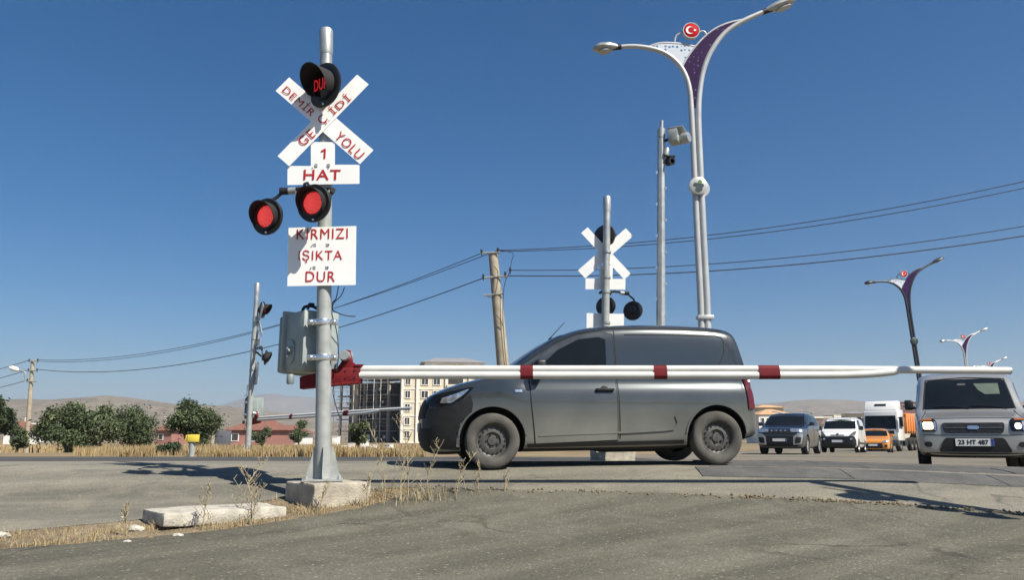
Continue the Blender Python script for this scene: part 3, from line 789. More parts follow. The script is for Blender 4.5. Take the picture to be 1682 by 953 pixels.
def strip_panel(bvh, path, w, view, off, th, name, m, parent):
    """a narrow band following a path over the body"""
    P = []
    for a, b in zip(path, path[1:]):
        a, b = Vector(a), Vector(b); k = max(1, int((b-a).length/.06)); P += [a.lerp(b, i/k) for i in range(k)]
    P.append(Vector(path[-1])); quads = []; L_ = []; R_ = []
    for i, p in enumerate(P):
        d = (P[min(i+1, len(P)-1)] - P[max(i-1, 0)]).normalized(); n = Vector((-d.y, d.x))*w/2; L_.append(p+n); R_.append(p-n)
    return panel(bvh, None, view, off, th, name, m, parent, quads=(L_, R_))
def panel(bvh, poly, view, off, th, name, m, parent, step=.06, smooth=38, bev=0, quads=None):
    """a plate of the outline poly laid on the body: view 'L'/'R' side (X,z), 'F'/'B' front or back (y,z)"""
    bm = bmesh.new()
    if quads:
        A_ = [bm.verts.new((p[0], p[1], 0)) for p in quads[0]]; B_ = [bm.verts.new((p[0], p[1], 0)) for p in quads[1]]
        for i in range(len(A_)-1): bm.faces.new((A_[i], A_[i+1], B_[i+1], B_[i]))
    else:
        f = bm.faces.new([bm.verts.new((p[0], p[1], 0)) for p in poly])
        xs = [p[0] for p in poly]; ys = [p[1] for p in poly]
        for lo, hi, nr in ((min(xs), max(xs), (1, 0, 0)), (min(ys), max(ys), (0, 1, 0))):
            k = max(1, int((hi-lo)/step))
            for i in range(1, k):
                v = lo + (hi-lo)*i/k
                bmesh.ops.bisect_plane(bm, geom=bm.verts[:]+bm.edges[:]+bm.faces[:], dist=1e-6, plane_co=(v*nr[0], v*nr[1], 0), plane_no=nr)
        bmesh.ops.triangulate(bm, faces=[f for f in bm.faces if len(f.verts) > 4])
    D = {'L': (Vector((0, -1, 0)), lambda a, b: Vector((a, 4, b))), 'R': (Vector((0, 1, 0)), lambda a, b: Vector((a, -4, b))),
         'F': (Vector((-1, 0, 0)), lambda a, b: Vector((6, a, b))), 'B': (Vector((1, 0, 0)), lambda a, b: Vector((-6, a, b)))}[view]
    dirv, org = D
    inner = {}
    for v in bm.verts:
        o = org(v.co.x, v.co.y)
        h, nn, _, _ = bvh.ray_cast(o, dirv)
        if h is None:
            h, nn, _, _ = bvh.find_nearest(org(v.co.x, v.co.y) + dirv*(3.1 if view in 'LR' else 3.9))
        if nn.dot(dirv) > 0: nn = -nn
        if nn.dot(-dirv) < .35: nn = (nn - dirv*.5).normalized()
        v.co = h + nn*off; inner[v] = nn
    fs = bm.faces[:]
    for f in fs:
        f.normal_update()
    ret = bmesh.ops.extrude_face_region(bm, geom=fs)
    # the extruded copies become the outer skin, the originals stay as the back
    newv = [e for e in ret['geom'] if isinstance(e, bmesh.types.BMVert)]
    from mathutils.kdtree import KDTree
    kd = KDTree(len(inner)); L_ = list(inner.items())
    for i, (v, nn) in enumerate(L_): kd.insert(v.co, i)
    kd.balance()
    for v in newv:
        _, i, _ = kd.find(v.co); v.co = v.co + L_[i][1]*th
    bmesh.ops.recalc_face_normals(bm, faces=bm.faces)
    sharpen(bm, R(smooth))
    me = bpy.data.meshes.new(name); bm.to_mesh(me); bm.free(); me.materials.append(m)
    return link(name, me, parent)

def wheel(parent, x, y, r, w, rim, tyre, r_rim=.62, style='steel'):
    s = 1 if y > 0 else -1; ax = (0, s, 0); c = Vector((x, y, r))
    t = link('wheel', None, parent); 
    mb = MB(); rr = r*r_rim
    mb.lathe([(rr*.98, -w/2), (r*.90, -w/2), (r*.975, -w*.42), (r, -w*.28), (r, w*.28), (r*.975, w*.42), (r*.93, w*.49), (r*.80, w*.52), (rr*1.06, w*.47), (rr*.99, w*.40)], c, ax, 40)
    for k in range(0):
        pass
    tyre_o = mb.build('tyre', tyre, t, smooth=R(50))
    mb = MB()
    if style == 'steel':
        mb.lathe([(rr*1.02, w*.40), (rr*1.0, w*.44), (rr*.95, w*.40), (rr*.90, w*.24), (rr*.84, w*.20), (rr*.62, w*.26), (rr*.50, w*.27), (rr*.44, w*.18), (rr*.30, w*.17), (rr*.26, w*.24), (rr*.10, w*.25), (0, w*.25)], c, ax, 40)
    else:
        mb.lathe([(rr*1.02, w*.40), (rr*.96, w*.43), (rr*.92, w*.30), (rr*.90, w*.05), (0, w*.05)], c, ax, 40)
        for k in range(5):
            a = 2*math.pi*k/5; d = Vector((math.cos(a), 0, math.sin(a))); q = Vector((-d.z, 0, d.x))
            for sg in (-1, 1):
                mb.tube([c + Vector((0, s*w*.33, 0)) + q*sg*rr*.05, c + Vector((0, s*w*.40, 0)) + d*rr*.93 + q*sg*rr*.16], rr*.065, 8)
        mb.lathe([(rr*.2, w*.1), (rr*.2, w*.36), (0, w*.38)], c, ax, 20)
    ro = mb.build('rim', rim, t, smooth=R(35))
    if style == 'steel':
        hb = MB()
        for k in range(16):
            a = 2*math.pi*k/16; d = Vector((math.cos(a), 0, math.sin(a))); q = Vector((-d.z, 0, d.x))
            o = c + Vector((0, s*(w*.222), 0)) + d*rr*.755
            poly = [(rr*.075*math.cos(b)*.8, rr*.055*math.sin(b)) for b in np.linspace(0, 2*math.pi, 10, endpoint=False)]
            hb.prism(poly, o, d*1.0 + Vector((0, -s*.2, 0)), q, (0, s*.012, 0))
        hb.build('vent_holes', M['blackmatt'], t)
        hb = MB()
        for k in range(5):
            a = 2*math.pi*k/5; d = Vector((math.cos(a), 0, math.sin(a)))
            hb.lathe([(0, .018), (.012, .018), (.014, 0)], c + d*rr*.36 + Vector((0, s*w*.17, 0)), ax, 6)
        hb.build('wheel_bolts', M['black'], t)
    return t

def front_plate(bvh, parent, y0, y1, z0, z1, text):
    p = panel(bvh, [(y0, z0), (y1, z0), (y1, z1), (y0, z1)], 'F', .012, .006, 'number_plate', M['plate'], parent, step=.2)
    vs = [v.co for v in p.data.vertices]; x = max(v.x for v in vs)
    # rest the plate on one plane
    for v in p.data.vertices: v.co.x = x + (.004 if v.co.x > x-.0035 else -.004)
    mb = MB(); yb = max(y0, y1); mb.box((x+.005, yb-.022, (z0+z1)/2), (.004, .042, z1-z0-.004)); mb.build('plate_band', M['plateblue'], p)
    if text:
        tb = MB(); put_text(tb, text, (x+.0062, (y0+y1)/2-.02, (z0+z1)/2), (0, 1, 0), (0, 0, 1), .1, width=abs(y1-y0)*.80, height=(z1-z0)*.66, offset=.004)
        tb.build('lettering', M['black'], p)
    return p

def mirror_y(poly): return [(-a, b) for a, b in poly]
def side(L, pts): return [(L/2 - X, z) for X, z in pts]

def door_mirror(parent, x, y, z, s, m, size=(.10, .20, .15)):
    mb = MB(); mb.box((x, y + s*.11, z), size); o = mb.build('door_mirror', m, parent, bevel=.035, seg=3)
    mb = MB(); mb.box((x, y + s*.02, z-.06), (.06, .12, .04)); mb.build('mirror_arm', M['black'], o, bevel=.008)
    return o

# ---- the grey panel van crossing from right to left
GREY = paint('grey_van_paint', (.052, .062, .067), .62, .20, dust=(.205, .208, .185), dz0=.25, dz1=.95, dmax=.95)
def ground_frame(o, pa, pb, yaw):
    """stand a vehicle on the ground at two wheel points (front, rear)"""
    za, zb = gz(*pa), gz(*pb); d = math.hypot(pa[0]-pb[0], pa[1]-pb[1])
    return math.atan2(za - zb, d)
def build_grey_van():
    L = 4.40; half = .885
    t = thing('panel_van', 'dusty dark grey panel van crossing from right to left behind the white barrier boom', 'van')
    st = [(.07, .36, .66, .42), (.10, .28, .80, .54), (.16, .20, .90, .64), (.26, .17, .965, .73), (.44, .17, 1.035, .815), (.65, .18, 1.095, .868), (.9, .19, 1.14, .885),
          (1.06, .19, 1.185, .885), (1.18, .19, 1.25, .885), (1.36, .19, 1.395, .885), (1.60, .19, 1.555, .885), (1.84, .19, 1.685, .885), (2.10, .19, 1.775, .885), (2.40, .19, 1.825, .885),
          (2.9, .19, 1.845, .885), (3.4, .20, 1.84, .885), (3.8, .22, 1.825, .883), (4.05, .25, 1.80, .88), (4.18, .28, 1.765, .872), (4.225, .29, 1.71, .868), (4.26, .30, 1.58, .862), (4.30, .31, 1.30, .855), (4.345, .32, 1.0, .85), (4.385, .33, .76, .83), (4.40, .36, .62, .76)]
    body, bv = make_body(st, L, 1.16, .80, (.93, 3.83), .345, .405, [GREY, M['blackmatt']], t, half, shoulder=.17)
    for X in (.93, 3.83):
        for s in (1, -1): wheel(t, L/2-X, s*(half-.115), .338, .205, M['rimgrey'], M['dustyrubber'])
    for v, sg in (('L', 1), ('R', -1)):
        P = lambda pts: side(L, pts)
        d = P([(1.465, .30), (2.505, .33), (2.515, 1.17), (2.505, 1.66), (2.40, 1.695), (2.05, 1.655), (1.72, 1.50), (1.45, 1.30), (1.405, 1.17), (1.415, .8)])
        seal = panel(bv, P([(1.455, .288), (2.517, .318), (2.527, 1.17), (2.517, 1.675), (2.40, 1.707), (2.045, 1.667), (1.71, 1.512), (1.44, 1.305), (1.393, 1.17), (1.403, .8)]), v, .001, .003, 'door_seal', M['blackmatt'], t)
        door = panel(bv, d, v, .004, .006, 'door', GREY, t, step=.05); seal.parent = door
        panel(bv, P([(1.62, 1.185), (2.405, 1.205), (2.415, 1.60), (2.33, 1.632), (2.06, 1.60), (1.78, 1.46), (1.60, 1.30)]), v, .011, .004, 'side_window', M['glass'], door)
        panel(bv, P([(1.43, 1.19), (1.575, 1.19), (1.555, 1.30), (1.52, 1.295)]), v, .011, .004, 'quarter_window', M['glass'], door)
        panel(bv, P([(1.42, 1.155), (2.50, 1.175), (2.50, 1.19), (1.42, 1.172)]), v, .011, .008, 'belt_trim', M['black'], door)
        h = MB(); q = bv.ray_cast(Vector((L/2-2.36, sg*3, .955)), Vector((0, -sg, 0)))[0]
        h.box((q.x, q.y+sg*.035, q.z), (.235, .035, .035)); h.box((q.x+.095, q.y+sg*.018, q.z), (.03, .04, .03)); h.box((q.x-.095, q.y+sg*.018, q.z), (.03, .04, .03))
        h.lathe([(.055, -.02), (.055, .012), (.04, .014), (0, .012)], (q.x, q.y, q.z-.005), (0, sg, 0), 20)
        h.build('door_handle', M['black'], door, bevel=.006)
        # lower crease, pressed blank panel, sill strip, sliding door seam
        strip_panel(bv, P([(1.50, .395), (2.0, .41), (2.6, .42), (3.1, .44), (3.24, .455), (3.30, .53), (3.27, .62)]), .022, v, .006, .008, 'pressed_crease', GREY, t)
        panel(bv, P([(2.535, .345), (2.547, .345), (2.547, 1.74), (2.535, 1.74)]), v, .001, .003, 'panel_seam', M['blackmatt'], t, step=.03)
        strip_panel(bv, P([(2.68, 1.672), (3.3, 1.672), (3.93, 1.660), (4.01, 1.64), (4.04, 1.58), (4.02, 1.42), (3.95, 1.30), (3.86, 1.24), (3.70, 1.215), (2.68, 1.205)]), .013, v, .002, .003, 'blank_window_groove', M['blackmatt'], t)
        panel(bv, P([(1.36, .255), (3.38, .275), (3.38, .32), (1.36, .295)]), v, .004, .012, 'sill_trim', M['black'], t, step=.1)
        # arch lips
        for X in (.93, 3.83):
            lip = [(X + .43*math.cos(a), .345 + .43*math.sin(a)) for a in np.linspace(R(8), R(172), 18)] + [(X + .408*math.cos(a), .345 + .408*math.sin(a)) for a in np.linspace(R(172), R(8), 18)]
            panel(bv, P(lip), v, .002, .010, 'arch_lip', GREY, t, step=.04)
        hl = panel(bv, P([(.13, .80), (.22, .745), (.42, .765), (.58, .86), (.70, .985), (.66, .99), (.40, .935), (.16, .885)]), v, .003, .010, 'headlight', M['glass'], t, step=.03)
        panel(bv, P([(.30, .80), (.43, .80), (.56, .885), (.645, .965), (.60, .955), (.45, .90), (.32, .86)]), v, .012, .004, 'reflector', M['chromelamp'], hl, step=.03)
        panel(bv, P([(.10, .26), (.56, .23), (.60, .48), (.66, .62), (.69, .78), (.66, .90), (.58, .845), (.42, .755), (.22, .735), (.12, .78), (.09, .6)]), v, .001, .006, 'bumper', M['black'], t, step=.04)  # black also holds the shade of the nose turned from the sun
        panel(bv, P([(1.21, .925), (1.30, .925), (1.30, .955), (1.21, .955)]), v, .003, .006, 'side_repeater', M['chromelamp'], t)
        panel(bv, P([(.14, .36), (.42, .40), (.44, .54), (.36, .56), (.2, .52)]), v, .002, .008, 'fog_lamp_surround', M['blackmatt'], t)
        panel(bv, P([(4.275, .70), (4.36, .70), (4.345, .95), (4.31, 1.16), (4.25, 1.16), (4.265, .95)]), v, .003, .014, 'tail_light', M['taillight'], t, step=.03)
        panel(bv, P([(4.10, 1.40), (4.17, 1.40), (4.155, 1.62), (4.10, 1.66)]), v, .0, .002, 'rear_pillar_trim', GREY, t)
        q = bv.ray_cast(Vector((L/2-1.50, sg*3, 1.20)), Vector((0, -sg, 0)))[0]
        door_mirror(t, q.x-.03, q.y, 1.235, sg, M['black'], (.13, .19, .18))
        # roof gutter strip
        panel(bv, P([(2.4, 1.755), (4.05, 1.735), (4.05, 1.75), (2.4, 1.77)]), v, .001, .005, 'roof_gutter', M['blackmatt'], t, step=.06)
        panel(bv, P([(1.25, 1.275), (1.46, 1.41), (1.75, 1.59), (2.05, 1.70), (2.4, 1.755), (2.4, 1.735), (2.06, 1.68), (1.77, 1.57), (1.50, 1.39), (1.30, 1.265)]), v, .001, .007, 'pillar_trim', M['chrome'] if False else GREY, t, step=.05)
    panel(bv, rnd([(-.70, 1.25), (.70, 1.25), (.60, 1.68), (-.60, 1.68)]), 'F', .003, .004, 'windscreen', M['glass'], t, step=.1)
    panel(bv, [(-.55, .62), (.55, .62), (.62, .80), (.3, .86), (-.3, .86), (-.62, .80)], 'F', .003, .010, 'grille', M['blackmatt'], t)
    panel(bv, [(-.60, .22), (.60, .22), (.68, .50), (-.68, .50)], 'F', .003, .010, 'lower_grille', M['blackmatt'], t)
    front_plate(bv, t, -.26, .26, .46, .57, '')
    panel(bv, rnd([(-.66, 1.12), (.66, 1.12), (.58, 1.66), (-.58, 1.66)]), 'B', .003, .004, 'rear_window', M['glass'], t, step=.1)
    mb = MB(); mb.lathe([(0, .035), (.03, .025), (.04, 0)], (L/2-1.86, .0, 1.685), (0, 0, 1), 12)
    mb.tube([(L/2-1.84, 0, 1.70), (L/2-2.06, 0, 1.93)], [.008, .004], 6); mb.build('antenna', M['black'], t, smooth=R(50))
    mb = MB()
    mb.tube([(L/2-.95, -.7, .3), (L/2-.95, .7, .3)], .05, 8); mb.tube([(L/2-3.83, -.7, .33), (L/2-3.83, .7, .33)], .06, 8)
    mb.tube([(L/2-1.2, -.25, .22), (L/2-2.8, -.3, .23), (L/2-3.2, -.35, .24)], .04, 8); mb.box((L/2-2.9, .2, .24), (.9, .6, .14))
    mb.build('underbody', M['blackmatt'], t, smooth=R(40))
    return t
van = build_grey_van()
fx, fy, rx_, ry_ = -.245, 10.16, 2.695, 10.62
yaw = math.atan2(fy-ry_, fx-rx_); SCV = math.hypot(fx-rx_, fy-ry_)/2.90
pit = ground_frame(van, (fx, fy), (rx_, ry_), yaw)
# near-side wheel contacts are at y=+.80 in the van's frame: shift the origin to its centre line
mid = Vector(((fx+rx_)/2, (fy+ry_)/2, (gz(fx, fy)+gz(rx_, ry_))/2))
lft = Vector((-math.sin(yaw), math.cos(yaw), 0)); fwd = Vector((math.cos(yaw), math.sin(yaw), 0))
cx_ = 4.40/2 - (.93+3.83)/2
van.location = mid - lft*.80*SCV - fwd*cx_*SCV + Vector((0, 0, .012))
van.rotation_euler = (0, -pit, yaw); van.scale = (SCV, SCV, SCV)

# ---- vehicles that face us
def place(o, px, Y, heading, L, dz=0.01):
    c = at(px, 700, Y); f = Vector((-math.sin(heading), -math.cos(heading), 0))
    p = Vector((c.x, c.y, 0)) - f*L/2
    za, zb = gz(c.x-f.x*.9, c.y-f.y*.9), gz(c.x-f.x*(L-.8), c.y-f.y*(L-.8))
    o.location = (p.x, p.y, (za+zb)/2 + dz); o.rotation_euler = (0, -math.atan2(za-zb, L-1.7), math.atan2(f.y, f.x))

SILVER = paint('silver_paint', (.42, .42, .40), .55, .30, dust=(.22, .21, .18), dmax=.5)
def build_silver():
    L, half = 4.28, .90
    t = thing('compact_van', 'silver high roofed van facing us at the right edge with one headlight lit', 'van')
    st = [(.0, .30, .62, .70), (.03, .22, .78, .82), (.10, .19, .835, .862), (.24, .18, .88, .882), (.45, .18, .92, .888), (.75, .18, .985, .898), (.92, .19, 1.03, .90), (1.05, .19, 1.12, .90),
          (1.25, .19, 1.32, .90), (1.48, .19, 1.52, .90), (1.70, .19, 1.67, .90), (1.95, .19, 1.82, .90), (2.4, .19, 1.87, .90), (3.6, .2, 1.87, .895), (4.0, .25, 1.84, .89), (4.16, .28, 1.72, .87), (4.22, .3, 1.2, .86), (4.26, .32, .8, .85), (4.28, .35, .6, .78)]
    body, bv = make_body(st, L, 1.06, .86, (.86, 3.5), .325, .38, [SILVER, M['blackmatt']], t, half)
    for X in (.86, 3.5):
        for s in (1, -1): wheel(t, L/2-X, s*(half-.115), .32, .205, M['rimgrey'], M['rubberb'])
    panel(bv, rnd([(-.735, 1.055), (.735, 1.055), (.66, 1.63), (.55, 1.665), (-.55, 1.665), (-.66, 1.63)]), 'F', .003, .004, 'windscreen', M['glass'], t, step=.08)
    g = panel(bv, rnd([(-.44, .59), (.44, .59), (.475, .765), (-.475, .765)]), 'F', .003, .012, 'grille', M['black'], t)
    panel(bv, rnd([(-.09, .655), (.09, .655), (.09, .715), (-.09, .715)]), 'F', .016, .008, 'badge', M['chrome'], g, step=.03)
    panel(bv, [(-.43, .672), (-.1, .672), (-.1, .690), (-.43, .690)], 'F', .015, .006, 'grille_bar', M['rimgrey'], g); panel(bv, [(.1, .672), (.43, .672), (.43, .690), (.1, .690)], 'F', .015, .006, 'grille_bar', M['rimgrey'], g)
    panel(bv, rnd([(-.55, .275), (.55, .275), (.44, .515), (-.44, .515)]), 'F', .003, .012, 'lower_grille', M['blackmatt'], t)
    front_plate(bv, t, -.285, .285, .375, .50, '23 HT 487')
    for s in (1, -1):
        q = lambda pts: [(s*a, b) for a, b in pts]
        h = panel(bv, rnd(q([(.545, .62), (.80, .62), (.815, .82), (.60, .835), (.545, .80)])), 'F', .003, .012, 'headlight', M['glass'], t, step=.04)
        if s < 0:
            panel(bv, rnd(q([(.60, .655), (.76, .655), (.76, .775), (.60, .775)]), .03), 'F', .016, .006, 'lamp_or_glint', M['headon'], h, step=.04); panel(bv, q([(.555, .64), (.592, .64), (.592, .785), (.557, .785)]), 'F', .016, .004, 'reflector', M['chromelamp'], h, step=.03); panel(bv, q([(.768, .64), (.80, .64), (.80, .785), (.768, .785)]), 'F', .016, .004, 'reflector', M['chromelamp'], h, step=.03)
        else:
            panel(bv, rnd(q([(.61, .655), (.71, .655), (.71, .755), (.61, .755)]), .045), 'F', .016, .006, 'lamp_or_glint', M['headglint'], h, step=.04); panel(bv, q([(.72, .64), (.80, .64), (.80, .785), (.72, .785)]), 'F', .016, .004, 'reflector', M['chromelamp'], h, step=.03)
        panel(bv, q([(.62, .80), (.80, .80), (.80, .835), (.62, .845)]), 'F', .012, .008, 'indicator', M['amber'], h, step=.05)
        panel(bv, rnd(q([(.64, .355), (.76, .36), (.76, .45), (.64, .445)])), 'F', .003, .008, 'fog_lamp', M['blackmatt'], t, step=.03)
        v = 'L' if s > 0 else 'R'
        panel(bv, side(L, [(1.40, 1.10), (2.2, 1.10), (2.2, 1.60), (1.9, 1.60), (1.62, 1.47)]), v, .003, .004, 'side_window', M['glass'], t)
        panel(bv, side(L, [(2.3, 1.10), (3.1, 1.10), (3.1, 1.60), (2.3, 1.60)]), v, .003, .004, 'side_window', M['glass'], t)
        p = bv.ray_cast(Vector((L/2-1.35, s*3, 1.10)), Vector((0, -s, 0)))[0]
        door_mirror(t, p.x, p.y, 1.17, s, M['black'], (.09, .15, .19))
    mb = MB(); mb.box((L/2-.5, 0, .24), (.5, 1.3, .1)); mb.tube([(L/2-.86, -.7, .3), (L/2-.86, .7, .3)], .05, 8); mb.tube([(L/2-3.5, -.7, .3), (L/2-3.5, .7, .3)], .05, 8); mb.build('underbody', M['blackmatt'], t, smooth=R(40))
    for y0, y1 in ((.62, .02), (.02, -.55)):
        P_ = []
        for k in range(6):
            y = y0 + (y1-y0)*k/5; z = 1.06 + .05*math.sin(math.pi*k/5*.6); h_ = bv.ray_cast(Vector((6, y, z)), Vector((-1, 0, 0)))[0]; P_.append(h_ + Vector((.03, 0, .012)))
        mb = MB(); mb.tube(P_, .009, 6); mb.build('wiper', M['black'], t, smooth=R(60))
    strip_panel(bv, [(-.80, .842), (-.5, .852), (0, .856), (.5, .852), (.80, .842)], .010, 'F', .001, .003, 'bonnet_seam', M['blackmatt'], t)
    strip_panel(bv, [(-.70, 1.035), (-.72, .97), (-.75, .90), (-.78, .845)], .010, 'F', .001, .003, 'bonnet_seam', M['blackmatt'], t)
    strip_panel(bv, [(.70, 1.035), (.72, .97), (.75, .90), (.78, .845)], .010, 'F', .001, .003, 'bonnet_seam', M['blackmatt'], t)
    strip_panel(bv, [(-.82, .572), (-.5, .560), (0, .556), (.5, .560), (.82, .572)], .009, 'F', .001, .003, 'bumper_seam', M['blackmatt'], t)
    panel(bv, [(-.86, .20), (.86, .20), (.80, .262), (-.80, .262)], 'F', .003, .008, 'lower_lip', M['black'], t)
    strip_panel(bv, [(-.735, 1.05), (-.69, 1.40), (-.655, 1.66), (0, 1.70), (.655, 1.66), (.69, 1.40), (.735, 1.05)], .018, 'F', .002, .006, 'screen_rubber', M['blackmatt'], t)
    # a hanging mirror behind the glass; a greenish reflection painted on as a patch
    x = bv.ray_cast(Vector((6, .0, 1.50)), Vector((-1, 0, 0)))[0].x
    panel(bv, rnd([(-.13, 1.53), (.01, 1.53), (.01, 1.57), (-.13, 1.57)], .015), 'F', .0075, .002, 'inner_mirror', M['rimgrey'], t)
    panel(bv, [(.20, 1.43), (.30, 1.34), (.54, 1.34), (.54, 1.56), (.14, 1.56)], 'F', .0075, .002, 'windscreen_reflection', mat('greenish_reflection', (.10, .13, .10), .3, var=.1), t)
    return t
silver = build_silver()
place(silver, 1598, 13.75, R(27.5), 4.28)

NAVY = paint('navy_paint', (.02, .028, .045), .5, .25, dmax=.3)
def build_suv():
    L, half = 4.40, .915
    t = thing('off_roader', 'dark navy off-roader with pale headlamps stopped first in the queue behind the grey van', 'car')
    st = [(.0, .36, .80, .66), (.04, .26, .95, .80), (.14, .22, 1.01, .87), (.4, .22, 1.06, .90), (.8, .22, 1.10, .912), (1.05, .22, 1.13, .915), (1.2, .22, 1.22, .915), (1.45, .22, 1.42, .915), (1.75, .22, 1.59, .915), (2.05, .22, 1.66, .915),
          (2.8, .22, 1.68, .912), (3.6, .24, 1.66, .905), (4.05, .28, 1.60, .89), (4.25, .3, 1.35, .87), (4.36, .32, 1.0, .86), (4.40, .36, .7, .78)]
    body, bv = make_body(st, L, 1.10, .78, (.85, 3.53), .36, .42, [NAVY, M['blackmatt']], t, half)
    for X in (.85, 3.53):
        for s in (1, -1): wheel(t, L/2-X, s*(half-.13), .355, .235, M['rimlight'], M['rubberb'], .66, 'alloy')
    panel(bv, rnd([(-.76, 1.13), (.76, 1.13), (.64, 1.60), (-.64, 1.60)]), 'F', .003, .004, 'windscreen', M['glass'], t, step=.1)
    g = panel(bv, [(-.80, .78), (.80, .78), (.78, .90), (-.78, .90)], 'F', .003, .010, 'grille', M['blackmatt'], t)
    for k in range(6):
        y = -.66 + k*.17
        panel(bv, [(y, .88), (y+.09, .88), (y+.06, .93), (y-.0, .93)], 'F', .010, .012, 'grille_tooth', M['chrome'], g, step=.05)
    panel(bv, rnd([(-.66, .30), (.66, .30), (.60, .70), (-.60, .70)]), 'F', .003, .010, 'bumper', M['blackmatt'], t)
    front_plate(bv, t, -.26, .26, .50, .61, '')
    for s in (1, -1):
        q = lambda pts: [(s*a, b) for a, b in pts]
        panel(bv, q([(.42, .86), (.84, .83), (.86, .95), (.42, .97)]), 'F', .012, .012, 'headlight', M['chromelamp'], t, step=.05)
        b = panel(bv, rnd(q([(.50, .36), (.80, .40), (.86, .80), (.70, .82), (.52, .70)])), 'F', .005, .014, 'bumper_trim', M['rimlight'], t)
        panel(bv, rnd(q([(.56, .42), (.76, .44), (.80, .66), (.60, .66)])), 'F', .021, .006, 'fog_lamp', M['blackmatt'], b)
        v = 'L' if s > 0 else 'R'
        panel(bv, side(L, [(1.45, 1.15), (2.3, 1.15), (2.3, 1.53), (2.0, 1.53), (1.72, 1.42)]), v, .003, .004, 'side_window', M['glass'], t)
        panel(bv, side(L, [(2.38, 1.15), (3.3, 1.15), (3.2, 1.52), (2.38, 1.53)]), v, .003, .004, 'side_window', M['glass'], t)
        panel(bv, side(L, [(3.4, 1.17), (3.95, 1.18), (3.8, 1.48), (3.4, 1.5)]), v, .003, .004, 'side_window', M['glass'], t)
        panel(bv, side(L, [(2.33, .4), (2.35, .4), (2.35, 1.6), (2.33, 1.6)]), v, .003, .003, 'door_seam', M['blackmatt'], t)
        p = bv.ray_cast(Vector((L/2-1.45, s*3, 1.12)), Vector((0, -s, 0)))[0]
        door_mirror(t, p.x, p.y, 1.2, s, NAVY)
        mb = MB(); mb.tube([(L/2-2.0, s*.62, 1.70), (L/2-2.2, s*.64, 1.735), (L/2-3.7, s*.62, 1.72), (L/2-3.9, s*.6, 1.67)], .02, 8); mb.build('roof_rail', M['rimlight'], t, smooth=R(50))
    return t
suv = build_suv(); place(suv, 1279, 31.3, R(30), 4.40)

WHITE = paint('white_paint', (.75, .75, .73), 0, .35, dmax=.3)
def build_white():
    L, half = 3.95, .86
    t = thing('small_van', 'small white delivery van with black bumper waiting between the navy car and the orange car', 'van')
    st = [(.0, .34, .72, .58), (.04, .26, .85, .74), (.14, .22, .90, .81), (.35, .2, .97, .845), (.65, .2, 1.05, .858), (.85, .2, 1.12, .86), (1.0, .2, 1.26, .86), (1.2, .2, 1.46, .86), (1.4, .2, 1.62, .86), (1.65, .2, 1.70, .86), (2.1, .2, 1.73, .86),
          (3.3, .22, 1.74, .855), (3.72, .25, 1.71, .85), (3.86, .28, 1.6, .84), (3.91, .3, 1.1, .83), (3.95, .35, .65, .75)]
    body, bv = make_body(st, L, 1.10, .83, (.78, 3.25), .31, .36, [WHITE, M['blackmatt']], t, half)
    for X in (.78, 3.25):
        for s in (1, -1): wheel(t, L/2-X, s*(half-.11), .305, .19, M['rimlight'], M['rubberb'])
    panel(bv, rnd([(-.74, 1.13), (.74, 1.13), (.67, 1.62), (-.67, 1.62)]), 'F', .003, .004, 'windscreen', M['glass'], t, step=.1)
    panel(bv, [(-.79, .26), (.79, .26), (.80, .58), (.74, .76), (-.74, .76), (-.80, .58)], 'F', .003, .014, 'bumper', M['black'], t)
    front_plate(bv, t, -.26, .26, .48, .59, '')
    panel(bv, [(-.30, .80), (.30, .80), (.30, .83), (-.30, .83)], 'F', .003, .010, 'grille', M['black'], t)
    panel(bv, rnd([(-.06, .83), (.06, .83), (.06, .90), (-.06, .90)]), 'F', .003, .012, 'badge', M['rimgrey'], t, step=.04)
    for s in (1, -1):
        q = lambda pts: [(s*a, b) for a, b in pts]
        panel(bv, rnd(q([(.50, .77), (.77, .77), (.80, 1.0), (.72, 1.0)])), 'F', .003, .012, 'headlight', M['rimgrey'], t, step=.05)
        panel(bv, rnd(q([(.55, .60), (.66, .60), (.66, .68), (.55, .68)])), 'F', .018, .006, 'fog_lamp', M['chromelamp'], t, step=.05)
        v = 'L' if s > 0 else 'R'
        panel(bv, side(L, [(1.12, 1.12), (1.95, 1.12), (1.95, 1.58), (1.6, 1.58), (1.4, 1.5)]), v, .003, .004, 'side_window', M['glass'], t)
        panel(bv, side(L, [(2.03, .35), (2.05, .35), (2.05, 1.62), (2.03, 1.62)]), v, .003, .003, 'door_seam', M['blackmatt'], t)
        panel(bv, side(L, [(1.15, .42), (2.9, .42), (2.9, .50), (1.15, .50)]), v, .003, .012, 'rubbing_strip', M['black'], t)
        p = bv.ray_cast(Vector((L/2-1.2, s*3, 1.10)), Vector((0, -s, 0)))[0]
        door_mirror(t, p.x, p.y, 1.18, s, M['black'], (.12, .18, .2))
    return t
white = build_white(); place(white, 1374, 38.5, R(30), 3.95)

